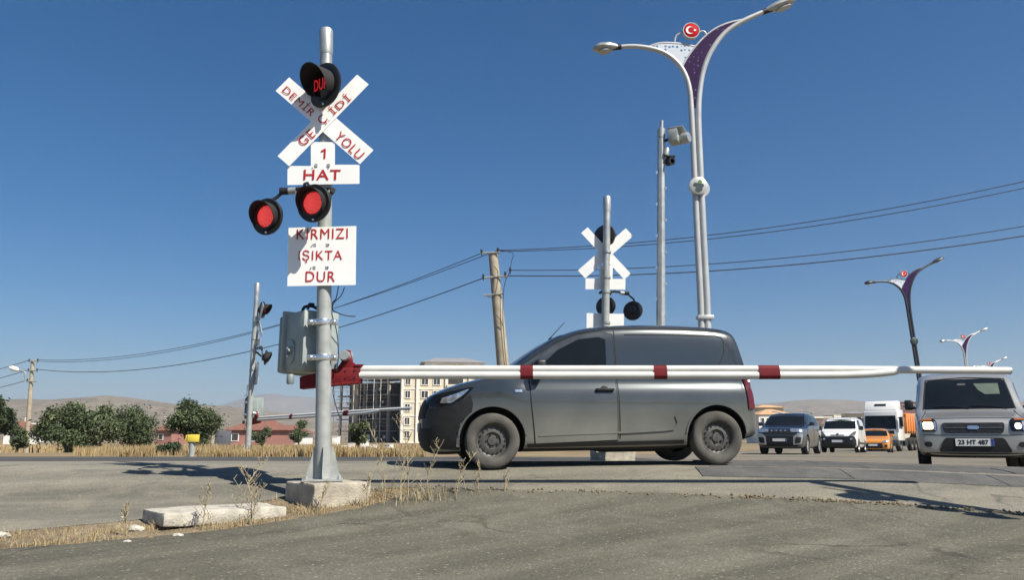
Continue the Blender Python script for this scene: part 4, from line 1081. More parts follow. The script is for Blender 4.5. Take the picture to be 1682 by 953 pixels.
ORANGE = paint('orange_car_paint', (.66, .25, .025), 0, .3, dust=(.4, .25, .1), dmax=.3)
def build_orange():
    L, half = 4.1, .86
    t = thing('hatchback', 'orange hatchback half hidden between the white delivery van and the white lorry', 'car')
    st = [(.0, .34, .60, .58), (.04, .24, .72, .74), (.14, .2, .79, .81), (.4, .19, .86, .845), (.75, .19, .93, .858), (.95, .19, .98, .86), (1.15, .19, 1.12, .86), (1.45, .19, 1.32, .86), (1.75, .19, 1.43, .86), (2.2, .19, 1.48, .86),
          (3.0, .2, 1.45, .85), (3.6, .25, 1.34, .84), (3.95, .3, 1.0, .83), (4.05, .32, .8, .8), (4.1, .36, .6, .72)]
    body, bv = make_body(st, L, .95, .76, (.82, 3.35), .30, .35, [ORANGE, M['blackmatt']], t, half)
    for X in (.82, 3.35):
        for s in (1, -1): wheel(t, L/2-X, s*(half-.11), .30, .19, M['rimlight'], M['rubberb'], .64, 'alloy')
    panel(bv, rnd([(-.74, .99), (.74, .99), (.62, 1.40), (-.62, 1.40)]), 'F', .003, .004, 'windscreen', M['glass'], t, step=.1)
    panel(bv, rnd([(-.50, .30), (.50, .30), (.46, .58), (-.46, .58)]), 'F', .003, .010, 'grille', M['blackmatt'], t)
    front_plate(bv, t, -.26, .26, .42, .53, '')
    for s in (1, -1):
        q = lambda pts: [(s*a, b) for a, b in pts]
        panel(bv, rnd(q([(.45, .62), (.74, .62), (.78, .76), (.48, .70)])), 'F', .003, .010, 'headlight', M['chromelamp'], t, step=.05)
        panel(bv, rnd(q([(.58, .36), (.72, .36), (.72, .5), (.58, .5)])), 'F', .003, .010, 'fog_lamp', M['blackmatt'], t, step=.05)
        v = 'L' if s > 0 else 'R'
        panel(bv, side(L, [(1.4, 1.0), (2.3, 1.0), (2.3, 1.36), (1.9, 1.34)]), v, .003, .004, 'side_window', M['glass'], t)
        p = bv.ray_cast(Vector((L/2-1.3, s*3, .98)), Vector((0, -s, 0)))[0]
        door_mirror(t, p.x, p.y, 1.04, s, ORANGE)
    return t
hatch = build_orange(); place(hatch, 1432, 46, R(28), 4.1)

def build_lorry():
    t = thing('lorry', 'white cabbed lorry with an orange load body standing behind the orange hatchback', 'lorry')
    mb = MB(); W_ = 1.22
    mb.prism([(0, .75), (.0, 1.55), (.10, 2.2), (.22, 2.95), (.35, 3.05), (2.0, 3.1), (2.0, .75)], (1.0, -W_, 0), (-1, 0, 0), (0, 0, 1), (0, 2*W_, 0))
    cab = mb.build('cab', WHITE, t, bevel=.09, seg=3)
    bv = bvh_of(cab)
    ws = panel(bv, rnd([(-1.10, 1.62), (1.10, 1.62), (1.06, 2.62), (-1.06, 2.62)]), 'F', .003, .006, 'windscreen', M['glass'], cab, step=.2)
    panel(bv, rnd([(-.9, 1.18), (.9, 1.18), (.95, 1.52), (-.95, 1.52)]), 'F', .003, .010, 'grille', M['black'], cab, step=.2)
    mb = MB(); mb.box((1.02, 0, .62), (.34, 2.42, .46)); mb.build('bumper', M['rimgrey'], t, bevel=.05)
    mb = MB(); mb.prism([(0, 3.0), (.25, 3.42), (.5, 3.72), (1.4, 3.75), (1.4, 3.0)], (.75, -W_+.06, 0), (-1, 0, 0), (0, 0, 1), (0, 2*W_-.12, 0))
    df = mb.build('roof_deflector', WHITE, t, bevel=.07, seg=3)
    mb = MB(); mb.box((.50, 0, 3.42), (.06, .8, .16), M=Matrix.Rotation(R(-32), 3, 'Y')); mb.build('vent', M['black'], df)
    for s in (1, -1):
        v = 'L' if s > 0 else 'R'
        panel(bv, [(.72, 1.65), (-.35, 1.65), (-.35, 2.5), (.60, 2.5)], v, .003, .006, 'side_window', M['glass'], cab, step=.3)
        panel(bv, rnd([(s*.72, .82), (s*1.12, .82), (s*1.12, 1.08), (s*.72, 1.08)]), 'F', .003, .012, 'headlight', M['chromelamp'], cab, step=.2)
        mb = MB(); mb.box((.95, s*(W_+.24), 2.15), (.16, .22, .72)); mb.tube([(.9, s*(W_-.02), 2.45), (.93, s*(W_+.22), 2.45)], .03, 6); mb.build('door_mirror', M['black'], cab, bevel=.04)
        for x in (.25, -3.4, -4.7):
            wheel(t, x, s*(W_-.2), .5, .32, M['rimgrey'], M['rubberb'], .56)
    mb = MB(); mb.box((-2.6, 0, .80), (5.6, .9, .28)); mb.box((-1.6, 1.0, .62), (.9, .3, .5)); mb.box((-1.6, -1.0, .62), (.9, .3, .5)); mb.build('chassis', M['black'], t, bevel=.02)
    mb = MB()
    mb.prism([(-1.22, 1.45), (-.9, 1.30), (.9, 1.30), (1.22, 1.45), (1.26, 2.85), (-1.26, 2.85)], (-1.55, 0, 0), (0, 1, 0), (0, 0, 1), (-4.4, 0, 0))
    ld = mb.build('load_body', M['orange'], t, bevel=.04)
    mb = MB()
    for x in (-1.62, -2.4, -3.2, -4.0, -4.8, -5.6):
        for s in (1, -1): mb.box((x, s*1.25, 2.0), (.12, .05, 1.4))
    mb.box((-1.53, 0, 2.72), (.12, 2.6, .14)); mb.box((-5.9, 0, 2.72), (.1, 2.6, .14)); 
    mb.build('stake', M['orange'], ld)
    return t
lorry = build_lorry()
c = at(1446, 700, 60); f_ = Vector((-math.sin(R(38)), -math.cos(R(38)), 0)); p = Vector((c.x, c.y, 0)) - f_*1.0
lorry.location = (p.x, p.y, gz(c.x, c.y)+.02); lorry.rotation_euler = (0, 0, math.atan2(f_.y, f_.x))
# ------------------------------------------------------------------ street lamps with fretwork wings
LY = 17.0
lb_ = at(1159, 740, LY); LB = G(lb_.x, LY)
def A(px, py, dy=0.): return at(px, py, LY + dy) - LB
lamp = thing('street_lamp', 'tallest white street lamp, above the grey van, with red roundel and purple fretwork wing', 'street lamp', LB, group='winged street lamps along the road')
lt = spline([A(1155, 738), A(1152, 530), A(1146, 400), A(1139, 250), A(1136, 190), A(1133, 150), A(1126, 124), A(1113, 103), A(1092, 87), A(1068, 79), A(1040, 75.5), A(1014, 77)], 5)
rt = spline([A(1165, 738), A(1162, 530), A(1156, 400), A(1149, 250), A(1147, 190), A(1149, 150), A(1156, 112), A(1170, 80), A(1192, 52), A(1222, 33), A(1258, 17)], 5)
def taper(n, a, b): return [a + (b-a)*i/(n-1) for i in range(n)]
mb = MB(); mb.tube(lt, taper(len(lt), .075, .05), 14); left = mb.build('left_tube', M['lampwhite'], lamp, smooth=R(50)); left.name = 'pole_tube'
mb = MB(); mb.tube(rt, taper(len(rt), .082, .052), 14); mb.build('pole_tube', M['lampwhite'], lamp, smooth=R(50))
c1 = spline([A(1060, 79), A(1085, 71), A(1118, 72), A(1143, 77)], 6); c2 = spline([A(1143, 77), A(1130, 92), A(1119, 112)], 6)
mb = MB(); mb.tube(c1, .035, 8); mb.build('wing_edge', M['lampwhite'], lamp, smooth=R(50))
c3 = spline([A(1119, 113), A(1131, 92), A(1150, 68), A(1172, 49), A(1196, 38), A(1226, 31)], 6)
mb = MB(); mb.tube(c3, .035, 8); mb.build('wing_edge', M['lampwhite'], lamp, smooth=R(50))
def plate(name, outline, m, th=.05):
    mb = MB(); mb.prism([(p.x, p.z) for p in outline], (0, -th/2, 0), (1, 0, 0), (0, 0, 1), (0, th, 0)); return mb.build(name, m, lamp)
i0 = min(range(len(lt)), key=lambda i: (lt[i]-A(1117, 109)).length); i1 = min(range(len(lt)), key=lambda i: (lt[i]-A(1066, 79)).length)
plate('fretwork_wing', c1[1:] + c2[1:] + lt[i0:i1], M['lattice'])
j0 = min(range(len(rt)), key=lambda i: (rt[i]-A(1147, 176)).length); j1 = min(range(len(rt)), key=lambda i: (rt[i]-A(1222, 33)).length)
k0 = min(range(len(lt)), key=lambda i: (lt[i]-A(1136, 180)).length)
plate('fretwork_wing', c3[:-1][::-1] + lt[k0:i0][::-1] + rt[j0:j1], M['purple'], .06)
def head(a, b, w):
    a, b = Vector(a), Vector(b); d = (b-a); L = d.length; d.normalize(); up = Vector((-d.z, 0, d.x)); up = up if up.z > 0 else -up
    mb = MB(); vs = []; fs = []; N = 12; prof = [(0, .055, .05), (.12, .10, .09), (.35, .17, .12), (.7, .19, .12), (.92, .13, .08), (1, .03, .02)]
    for (t_, hw, hh) in prof:
        for k in range(N):
            q = 2*math.pi*k/N; vs.append(a + d*L*t_ + Vector((0, 1, 0))*hw*math.cos(q) + up*(hh*math.sin(q) if math.sin(q) > 0 else .6*hh*math.sin(q)))
    for i in range(len(prof)-1):
        for k in range(N): fs.append((i*N+k, i*N+(k+1) % N, (i+1)*N+(k+1) % N, (i+1)*N+k))
    fs += [tuple(range(N))[::-1], tuple(range((len(prof)-1)*N, len(prof)*N))]
    mb.add(vs, fs); h = mb.build('lamp_head', M['galv'], lamp, smooth=R(45))
    mb = MB(); mb.prism(chaikin([(-L*.22, -.13), (L*.24, -.13), (L*.24, .13), (-L*.22, .13)], 2), a + d*L*.55 - up*.066, d, (0, 1, 0), -up*.03)
    mb.build('lamp_glass', mat('lamp_glass', (.35, .37, .38), .15, var=.1), h)
    mb = MB(); mb.tube([a - d*.06, a + d*.16], .066, 12); mb.build('collar', M['black'], h, smooth=R(40))
head(A(1016, 77), A(974, 80), .2); head(A(1257, 18), A(1307, 0), .2)
# roundel with crescent and star
ctr = A(1134, 53); ctr.y = -.06
mb = MB(); mb.lathe([(0, .05), (.165, .05), (.185, .04), (.185, -.04), (.165, -.05), (0, -.05)], ctr, (0, -1, 0), 40); rd = mb.build('roundel', M['signred'] if False else mat('flag_red', (.45, .006, .012), .6, var=.05, spec=.1), lamp, smooth=R(40))
mb = MB(); mb.lathe([(.178, .052), (.195, .052), (.195, -.052), (.178, -.052)], ctr, (0, -1, 0), 40); mb.build('rim_ring', M['lampwhite'], rd, smooth=R(40))
mb = MB(); o_ = Vector((ctr.x-.035, ctr.y-.0525, ctr.z)); ro, ri, dx = .095, .076, .030
th = [R(x) for x in np.linspace(38, 322, 28)]; out = [(ro*math.cos(a), ro*math.sin(a)) for a in th]
e = out[-1]; a1_ = math.atan2(e[1], e[0]-dx); a0_ = math.atan2(out[0][1], out[0][0]-dx)
inn = [(dx + ri*math.cos(a), ri*math.sin(a)) for a in np.linspace(a1_ % (2*math.pi), a0_, 26)]
q_ = inn[::-1]; q_ = [q_[round(i*(len(q_)-1)/(len(out)-1))] for i in range(len(out))]
for i in range(len(out)-1): mb.prism([out[i], out[i+1], q_[i+1], q_[i]], o_, (1, 0, 0), (0, 0, 1), (0, -.006, 0))
star = []
for k in range(10):
    r_ = .042 if k % 2 == 0 else .017; a = math.pi + k*math.pi/5; star.append((.115 + r_*math.cos(a), r_*math.sin(a)))
mb.prism(star, o_, (1, 0, 0), (0, 0, 1), (0, -.006, 0)); mb.build('crescent_and_star', M['sign'], rd)
mb = MB(); mb.tube(spline([A(1108, 68), A(1111, 58), A(1122, 52)], 5), .022, 8); mb.tube(spline([A(1146, 53), A(1156, 51), A(1162, 60)], 5), .022, 8); mb.build('roundel_bracket', M['lampwhite'], lamp, smooth=R(50))
ctr = A(1145, 308); ctr.y = -.10
mb = MB(); mb.lathe([(0, .05), (.175, .05), (.205, .035), (.205, -.035), (0, -.05)], ctr, (0, -1, 0), 36); md = mb.build('medallion', M['lampwhite'], lamp, smooth=R(40))
mb = MB()
c_ = ctr + Vector((.10, .2, 0)); mb.lathe([(0, .05), (.19, .05), (.205, .03), (.205, -.03), (0, -.05)], c_, (0, 1, 0), 36); mb.build('rear_medallion', M['lampwhite'], md, smooth=R(40))
mb = MB()
for k, (dx, dz, rr) in enumerate(((-.07, .02, .05), (.0, -.02, .055), (.07, .0, .05), (-.03, -.09, .05), (.04, -.085, .045), (0, -.13, .03))):
    mb.prism([(dx + rr*math.cos(a), dz + rr*math.sin(a)) for a in np.linspace(0, 2*math.pi, 9, endpoint=False)], (ctr.x, ctr.y-.0515-.0007*k, ctr.z), (1, 0, 0), (0, 0, 1), (0, -.004, 0))
mb.build('grape_emblem', mat('emblem_dark', (.03, .05, .06), .5, var=.2), md)
mb = MB(); mb.prism(chaikin([(-.03, .05), (.02, .15), (.09, .09), (.05, .03)], 1), (ctr.x, ctr.y-.0505, ctr.z), (1, 0, 0), (0, 0, 1), (0, -.0125, 0)); mb.build('leaf_emblem', mat('emblem_green', (.12, .22, .06), .5, var=.2), md)
mb = MB()
for py in (522, 640):
    p = (A(1154, py) + A(1162, py))/2; mb.box((p.x, 0, p.z), (.36, .21, .09))
mb.build('tube_clamp', M['lampwhite'], lamp, bevel=.02)
DARKP = mat('second_lamp_dark', (.035, .045, .055), .4, .2, .15, 4)  # darker material laid over the second lamp's tubes, heads and trim
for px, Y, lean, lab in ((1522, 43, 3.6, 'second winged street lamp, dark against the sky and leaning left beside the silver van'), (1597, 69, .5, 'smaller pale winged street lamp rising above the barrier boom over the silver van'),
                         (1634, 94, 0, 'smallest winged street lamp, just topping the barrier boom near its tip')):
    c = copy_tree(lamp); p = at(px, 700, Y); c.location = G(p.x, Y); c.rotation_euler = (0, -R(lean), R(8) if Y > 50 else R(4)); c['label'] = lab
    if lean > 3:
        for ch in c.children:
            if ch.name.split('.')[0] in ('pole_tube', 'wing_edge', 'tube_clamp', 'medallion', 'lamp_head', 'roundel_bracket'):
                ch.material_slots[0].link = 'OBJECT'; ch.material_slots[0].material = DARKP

# ------------------------------------------------------------------ camera mast
MY = 15.6
mp_ = G(at(1085, 700, MY).x, MY)
def Q(px, py, dy=0.): return at(px, py, MY+dy) - mp_
mast = thing('camera_mast', 'slim grey mast carrying traffic cameras between the far signal and the tall street lamp', 'camera mast', mp_)
mb = MB(); t0, t1 = Q(1085, 735), Q(1086, 226)
mb.tube([t0, t0.lerp(t1, .5), t1], [.098, .088, .075], 8); mb.build('pole', M['galv'], mast)
mb = MB(); mb.tube([t1, Q(1086.5, 212)], .085, 10); mb.tube([Q(1086.5, 213), Q(1087, 198)], .035, 8); mb.build('pole_cap', M['galv'], mast, smooth=R(40))
mb = MB(); p = Q(1110, 226); mb.box((p.x-.04, -.05, p.z), (.20, .30, .28), R(-25)); mb.box((p.x+.02, -.05, p.z+.15), (.32, .36, .03), R(-25))
cb_ = mb.build('camera_housing', M['galvpaint'], mast, bevel=.012)
mb = MB(); p = Q(1124, 228); mb.lathe([(0, .1), (.10, .1), (.115, .06), (.115, -.1), (.09, -.12), (0, -.12)], (p.x, -.05, p.z), (.8, -.6, 0), 18); mb.build('camera_drum', M['galv'], mast, smooth=R(40))
mb = MB(); p0, p1 = Q(1089, 232), Q(1104, 227); mb.tube([p0, p1], .03, 8); mb.tube([Q(1120, 228), Q(1134, 228)], .035, 8); mb.build('bracket', M['black'], mast, smooth=R(40))
mb = MB(); p = Q(1094, 251); mb.lathe([(0, .09), (.05, .09), (.065, .05), (.065, -.08), (0, -.09)], (p.x, -.06, p.z), (.3, 0, 1), 16); mb.build('small_camera', M['galv'], mast, smooth=R(40))
mb = MB(); p = Q(1099, 267); mb.lathe([(.05, .08), (.085, .08), (.085, -.06), (.05, -.08), (0, -.08)], (p.x, -.06, p.z), (.5, -.8, -.1), 18); mb.box((p.x+.02, -.06, p.z+.1), (.18, .16, .02))
dc = mb.build('dark_camera', M['black'], mast, smooth=R(40))
mb = MB(); mb.lathe([(0, .0), (.05, 0)], (p.x, -.06, p.z), (.5, -.8, -.1), 16); mb.build('camera_lens', M['chromelamp'], dc)
mb = MB()
for py in range(258, 520, 26):
    sx = 1 if (py//26) % 2 else -1; p = Q(1086+sx*7.5, py); mb.box((p.x, -.02, p.z), (.04, .04, .05))
mb.build('climbing_pegs', M['chrome'], mast)

# ------------------------------------------------------------------ utility poles and their lines
UY = 28.0
ub = G(at(838, 700, UY).x, UY)
def U(px, py, dy=0.): return at(px, py, UY+dy) - ub
up_ = thing('utility_pole', 'thick pale concrete utility pole rising behind the bonnet of the grey van', 'utility pole', ub, group='concrete utility poles')
mb = MB(); a, b = U(839, 745), U(810, 418); mb.tube([a, a.lerp(b, .5), b], [.25, .215, .17], 20); mb.build('pole', M['polec'], up_, smooth=R(50))
def insul(mb, p): mb.lathe([(0, .10), (.03, .10), (.045, .06), (.03, .05), (.055, .02), (.03, .0), (.05, -.03), (.02, -.06), (.015, -.14)], p, (0, 0, 1), 10)
for (x0, x1, y0, y1) in ((789, 822, 418, 416), (794, 836, 458, 455), (795, 828, 487, 484)):
    mb = MB(); a, b = U(x0, y0), U(x1, y1); mb.tube([a + Vector((0, -.18, 0)), b + Vector((0, -.18, 0))], .035, 6); mb.build('crossarm', M['galv'], up_)
mb = MB()
for px, py in ((791, 414), (818, 411), (794, 455), (830, 451), (838, 444)): insul(mb, U(px, py, -.18))
mb.build('insulators', M['black'], up_, smooth=R(40))
mb = MB(); mb.tube(spline([U(838, 446, -.2), U(831, 460, -.22), U(827, 480, -.24), U(826, 520, -.26), U(829, 570, -.26), U(833, 620, -.26), U(838, 740, -.28)]), .012, 6)
mb.tube(spline([U(819, 411, -.2), U(842, 416, -.15), U(840, 430, -.15), U(838, 444, -.2)]), .010, 6)
mb.tube(spline([U(811, 437, -.25), U(818, 450, -.3), U(812, 486, -.3), U(800, 487, -.25)]), .012, 6)
mb.tube(spline([U(815, 518, -.27), U(822, 526, -.3), U(826, 536, -.27)]), .012, 6)
mb.build('down_cable', M['wire'], up_, smooth=R(60))
lb2 = at(42, 751, 50)
up2 = thing('utility_pole', 'thin far utility pole with a white lamp on a side bracket, before the green bushes', 'utility pole', lb2, group='concrete utility poles')
def V_(px, py, dy=0.): return at(px, py, 50+dy) - lb2
mb = MB(); mb.tube([Vector((0, 0, -.8)), V_(42, 751), V_(54, 592)], [.17, .16, .11], 12); mb.build('pole', M['polec'], up2, smooth=R(50))
for (x0, x1, y) in ((47, 63, 593.5), (46, 62, 609), (44, 60, 627)):
    mb = MB(); mb.tube([V_(x0, y, -.15), V_(x1, y, -.15)], .04, 6); mb.build('crossarm', M['galv'], up2)
mb = MB()
for px, py in ((48, 592), (62, 592), (47, 608), (61, 608), (45, 625)): insul(mb, V_(px, py, -.15))
mb.build('insulators', M['black'], up2, smooth=R(40))
mb = MB(); mb.tube(spline([V_(41, 627), V_(41, 613), V_(39, 611), V_(30, 608)]), .05, 8); br_ = mb.build('lamp_bracket', M['galv'], up2, smooth=R(50))
mb = MB(); a, b = V_(31, 608.5), V_(15, 603.5)
mb.tube([a, a.lerp(b, .2), a.lerp(b, .7), b], [.05, .14, .16, .06], 10); mb.build('lamp_head', M['sign'], br_, smooth=R(50))
up3 = copy_tree(up_); up3['label'] = 'utility pole outside the right edge of the view, taller and nearer than the others'
up3.location = G(19.8, 22.0); up3.scale = (1, 1, 1.27)
up4 = copy_tree(up_); up4['label'] = 'utility pole far outside the left edge of the view'
up4.location = G(-104, 120)
def span(label, a, b, sag, r=.014, n=28):
    a, b = Vector(a), Vector(b); mb = MB(); mid = a
    mb.tube([a.lerp(b, i/n) - Vector((0, 0, sag*4*(i/n)*(1-i/n))) for i in range(n+1)], r, 5)
    o = mb.build('power_line', M['wire'], None, smooth=R(60)); tag(o, label, 'power line', 'lines strung between the utility poles')
TL = at(62, 592, 50); TL2 = at(48, 592, 50)
span('higher wire of the close upper pair left of the thick concrete pole', at(62, 591.5, 50), at(818, 411, UY-.18), 1.15)
span('lower wire of the close upper pair left of the thick concrete pole', at(60, 593.5, 50), at(791, 416, UY-.18), 1.22)
span('lowest left power line, a single wire sagging well below the pair', at(61, 607, 50), at(794, 457, UY-.18), 1.27, .018)
span('topmost power line right of the thick concrete pole', at(818, 411, UY-.18), (19.8, 22, 8.95), .70)
span('power line right of the thick concrete pole just below the topmost wire', at(820, 413, UY-.18), (19.8, 22, 8.72), .72)
span('third power line down, right of the thick concrete pole', at(838, 444, UY-.18), (19.8, 22, 7.35), .62)
span('lowest power line right of the thick concrete pole', at(832, 453, UY-.18), (19.8, 22, 7.02), .62, .018)
span('power line running left from the top of the thin far pole', at(48, 592, 50), (-104, 120, 6.6), 1.2, .02)
span('power line running left from the lamp bracket of the thin far pole', at(47, 608, 50), (-104, 120, 5.7), 1.2, .02)
span('lowest power line running left from the thin far pole', at(45, 625, 50), (-104, 120, 4.9), 1.2, .02)

# ------------------------------------------------------------------ buildings
CREAM = mat('cream_render', (.60, .54, .41), .9, var=.08, vs=.4)
WHITEW = mat('white_render', (.74, .72, .67), .9, var=.1, vs=.5)
CONC = mat('raw_concrete', (.30, .28, .25), .9, var=.2, vs=.6)
DARKIN = mat('bare_inside', (.05, .048, .045), .9, var=.3, vs=.5)
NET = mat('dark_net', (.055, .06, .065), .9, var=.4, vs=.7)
PANE = mat('window_pane', (.05, .055, .06), .12, var=.2, vs=1)
TILE = mat('red_tile', (.19, .085, .06), .85, var=.25, vs=2.5)
TILE2 = mat('tan_tile', (.48, .30, .16), .85, var=.2, vs=2.5)
PINK = mat('pink_render', (.30, .145, .12), .9, var=.1, vs=.6)
GREYR = mat('grey_roof', (.22, .22, .23), .8, var=.15, vs=1)
def frame_at(px, Y, rz, zoff=0.):
    p = at(px, 700, Y); return G(p.x, Y) + Vector((0, 0, zoff)), R(rz)

bp_, rz_ = frame_at(657, 188, 9, -.2)
apt = thing('apartment_building', 'new cream apartment block with rows of windows, behind the bonnet of the grey van', 'building', bp_, rz_)
Wd, Dp, FH, NF = 36., 13., 3.12, 5
Ht = FH*NF + .6
mb = MB(); mb.box((Wd/2, Dp/2, Ht/2), (Wd, Dp, Ht)); wall = mb.build('wall', CREAM, apt)
mb = MB(); mb.box((Wd/2, Dp/2, Ht+.15), (Wd+.8, Dp+.8, .35)); mb.build('cornice', WHITEW, apt)
for x in (0.1, 3.6, 10.4, 16.0, 22.6, 29.2, 35.4):
    mb = MB(); mb.box((x+.25, -.2, Ht/2), (.5, .42, Ht-.1)); mb.build('pilaster', WHITEW, apt)
for f in range(NF):
    z0 = f*FH + .5
    mb = MB(); mb.box((Wd/2, -.06, z0-.25), (Wd, .14, .18)); mb.build('string_course', WHITEW, apt)
    for (x, w, bal) in ((1.6, 1.1, 0), (5.6, 1.5, 0), (8.4, 1.5, 0), (12.9, 3.6, 1), (19.2, 3.6, 1), (24.8, 1.5, 0), (27.4, 1.5, 0), (32.3, 3.6, 1)):
        mb = MB(); h = 1.55 if not bal else 2.1; zc = z0 + (.85 if not bal else .35) + h/2
        t_ = .16
        for (cx, cz_, sx, sz) in ((x-w/2-t_/2, zc, t_, h+2*t_), (x+w/2+t_/2, zc, t_, h+2*t_), (x, zc+h/2+t_/2, w, t_), (x, zc-h/2-t_/2, w, t_)):
            mb.box((cx, -.07, cz_), (sx, .2, sz))
        wf = mb.build('window', WHITEW, apt)
        mb = MB(); mb.box((x, -.02, zc), (w, .05, h)); mb.build('pane', PANE if not bal else DARKIN, wf)
        if not bal:
            mb = MB(); mb.box((x, -.07, zc), (.09, .09, h)); mb.build('mullion', WHITEW, wf)
        else:
            mb = MB(); mb.box((x, -.75, z0-.1), (w+.7, 1.4, .18)); mb.box((x, -1.42, z0+.42), (w+.7, .1, .85)); mb.box((x-w/2-.3, -.75, z0+.42), (.1, 1.3, .85)); mb.box((x+w/2+.3, -.75, z0+.42), (.1, 1.3, .85))
            mb.build('balcony', CREAM, apt, bevel=.02)
mb = MB(); mb.box((12.5, 6, Ht+1.65), (13.5, 8, 2.9)); ph = mb.build('penthouse', WHITEW, apt)
mb = MB(); mb.box((9.5, 1.95, Ht+1.6), (1.6, .1, 1.4)); mb.box((13.5, 1.95, Ht+1.6), (2.6, .1, 1.6)); mb.box((17, 1.95, Ht+1.5), (.8, .1, .8)); mb.build('window', PANE, ph)
mb = MB(); x0, x1, y0, y1, zr = 4.6, 20.4, .6, 11.4, Ht+3.1
mb.add([(x0, y0, zr), (x1, y0, zr), (x1, y1, zr), (x0, y1, zr), (x0+4, 6, zr+1.5), (x1-4, 6, zr+1.5)], [(0, 1, 5, 4), (1, 2, 5), (2, 3, 4, 5), (3, 0, 4), (0, 3, 2, 1)]); mb.build('roof', GREYR, ph)

bp_, rz_ = frame_at(556, 206, -36, -.2)
unf = thing('unfinished_building', 'dark unfinished building with open floors and scaffolding, left of the cream apartment block', 'building', bp_, rz_)
Wu, Du, FU, NU = 17.8, 14., 2.95, 5
mb = MB()
for f in range(NU+1): mb.box((Wu/2, Du/2, f*FU+.1), (Wu+.8, Du+.8, .24))
mb.box((Wu/2+.5, Du/2, NU*FU+1.4), (Wu*.7, Du*.5, .24)); sl_ = mb.build('floor_slabs', CONC, unf)
for i in range(5):
    for j in range(2):
        mb = MB(); mb.box((.3 + i*(Wu-.6)/4, .3 + j*(Du-.6), NU*FU/2), (.5, .5, NU*FU)); mb.build('column', CONC, unf)
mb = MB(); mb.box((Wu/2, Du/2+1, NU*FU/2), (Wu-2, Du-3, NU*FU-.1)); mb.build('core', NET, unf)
mb = MB(); mb.box((6.1, -.1, NU*FU/2+.6), (1.9, .5, NU*FU-1.2)); 
mb.build('stair_wall', mat('block_wall', (.42, .37, .28), .9, var=.2, vs=1.2), unf)
rng = random.Random(5)
for i in range(9):
    for j in (0,):
        x = -.6 + i*(Wu+1.2)/8
        mb = MB(); mb.box((x, -1.2, NU*FU/2+.5), (.10, .10, NU*FU+1.6)); mb.build('scaffold_pole', WHITEW if i in (3, 6, 7) else CONC, unf)
for f in range(NU):
    mb = MB(); mb.box((Wu/2, -1.2, f*FU+1.3), (Wu+1.2, .08, .08)); mb.box((Wu/2, -.8, f*FU+2.2), (Wu+1.2, .7, .06)); mb.build('scaffold_deck', CONC, unf)
    for k in range(3):
        x = rng.uniform(.6, Wu-.6); mb = MB(); mb.box((x, .22, f*FU+1.1+rng.random()*.8), (rng.uniform(.4, .8), .08, rng.uniform(.5, 1.1)))
        mb.build('pale_board', WHITEW, unf)

def house(name, label, px, Y, rz, w, d, h, rh, wm, rm, wins=(), eave=.5, z=-.1, dw=PANE, group=None, gable=False, ht=1.1):
    b, r = frame_at(px, Y, rz, z)
    t = thing(name, label, 'house' if name == 'house' else 'building', b, r, group)
    mb = MB(); mb.box((w/2, d/2, h/2), (w, d, h)); mb.build('wall', wm, t)
    for (x, zz, ww, hh) in wins:
        mb = MB(); mb.box((x, -.03, zz), (ww+.24, .10, hh+.24)); wf = mb.build('window', WHITEW, t)
        mb = MB(); mb.box((x, -.07, zz), (ww, .06, hh)); mb.build('pane', dw, wf)
    if rh:
        mb = MB(); x0, x1, y0, y1 = -eave, w+eave, -eave, d+eave; k = 0 if gable else min(d/2, w/2.2)
        mb.add([(x0, y0, h), (x1, y0, h), (x1, y1, h), (x0, y1, h), (x0+k, d/2, h+rh), (x1-k, d/2, h+rh)], [(0, 1, 5, 4), (1, 2, 5), (2, 3, 4, 5), (3, 0, 4), (0, 3, 2, 1)])
        ro = mb.build('roof', rm, t)
        if ht: 
            mb = MB(); mb.box((w*.68, d*.5, h+rh+.1), (.5, .5, 1.0)); mb.build('chimney', wm, ro)
    else:
        mb = MB(); mb.box((w/2, d/2, h+.12), (w+.3, d+.3, .3)); mb.build('roof', rm, t)
    return t
house('house', 'low pink walled house with wide red hip roof behind the far barrier', 372, 125, 8, 9.5, 7, 2.4, 1.6, PINK, TILE, [(1.4, 1.3, .9, 1.0), (4.2, 1.3, 1.2, 1.1)])
house('house', 'low white house with a tiled roof between the far signal and the near pole', 437, 135, 4, 6.6, 7, 2.0, 1.4, WHITEW, TILE, [(1.5, 1.0, 1, 1), (4.5, 1.0, 1, 1)], ht=0)
house('house', 'white walled house with red roof beside the dark tree at the left edge', 8, 140, 10, 3.6, 5, 2.5, 1.7, WHITEW, TILE, [(1.4, 1.2, .7, .9)])
house('house', 'small house with a plain red gable seen between the bushes and the round tree', 256, 150, -10, 3.4, 6, 2.6, 1.6, PINK, TILE, [(1.2, 1.4, .8, .9)], ht=0)
house('house', 'white house with flat roof high behind the round tree', 270, 310, 6, 6, 6, 9.2, 0, WHITEW, WHITEW, [(1.5, 7.5, 1, 1.3), (4.4, 7.5, 1, 1.3)])
house('house', 'white wall and flat roof seen left of the unfinished building', 457, 220, 0, 5.5, 6, 4.2, 0, WHITEW, WHITEW, [(1.5, 2.6, .9, 1.2), (4, 2.6, .9, 1.2)])
house('house', 'pale house peeping over the left bushes beside the thin pole', 48, 230, 4, 4.5, 6, 5.2, 0, WHITEW, WHITEW, [(1.4, 4, .9, 1.1)])
house('villa', 'cream villa with two tiered tan roof and a row of windows above the navy off-roader', 1247, 165, 3, 7.6, 8, 6.0, 1.2, WHITEW, TILE2,
      [(.8, 4.6, .6, 1.3), (1.9, 4.6, .5, 1.3), (3.4, 4.6, 1.4, 1.3), (5.0, 4.6, .6, 1.3), (6.1, 4.6, .6, 1.3), (7.0, 4.6, .6, 1.3), (2, 1.8, .9, 1.4), (5, 1.8, .9, 1.4)], eave=.3, ht=0)
b_, r_ = frame_at(1248, 170, 3, -.1)
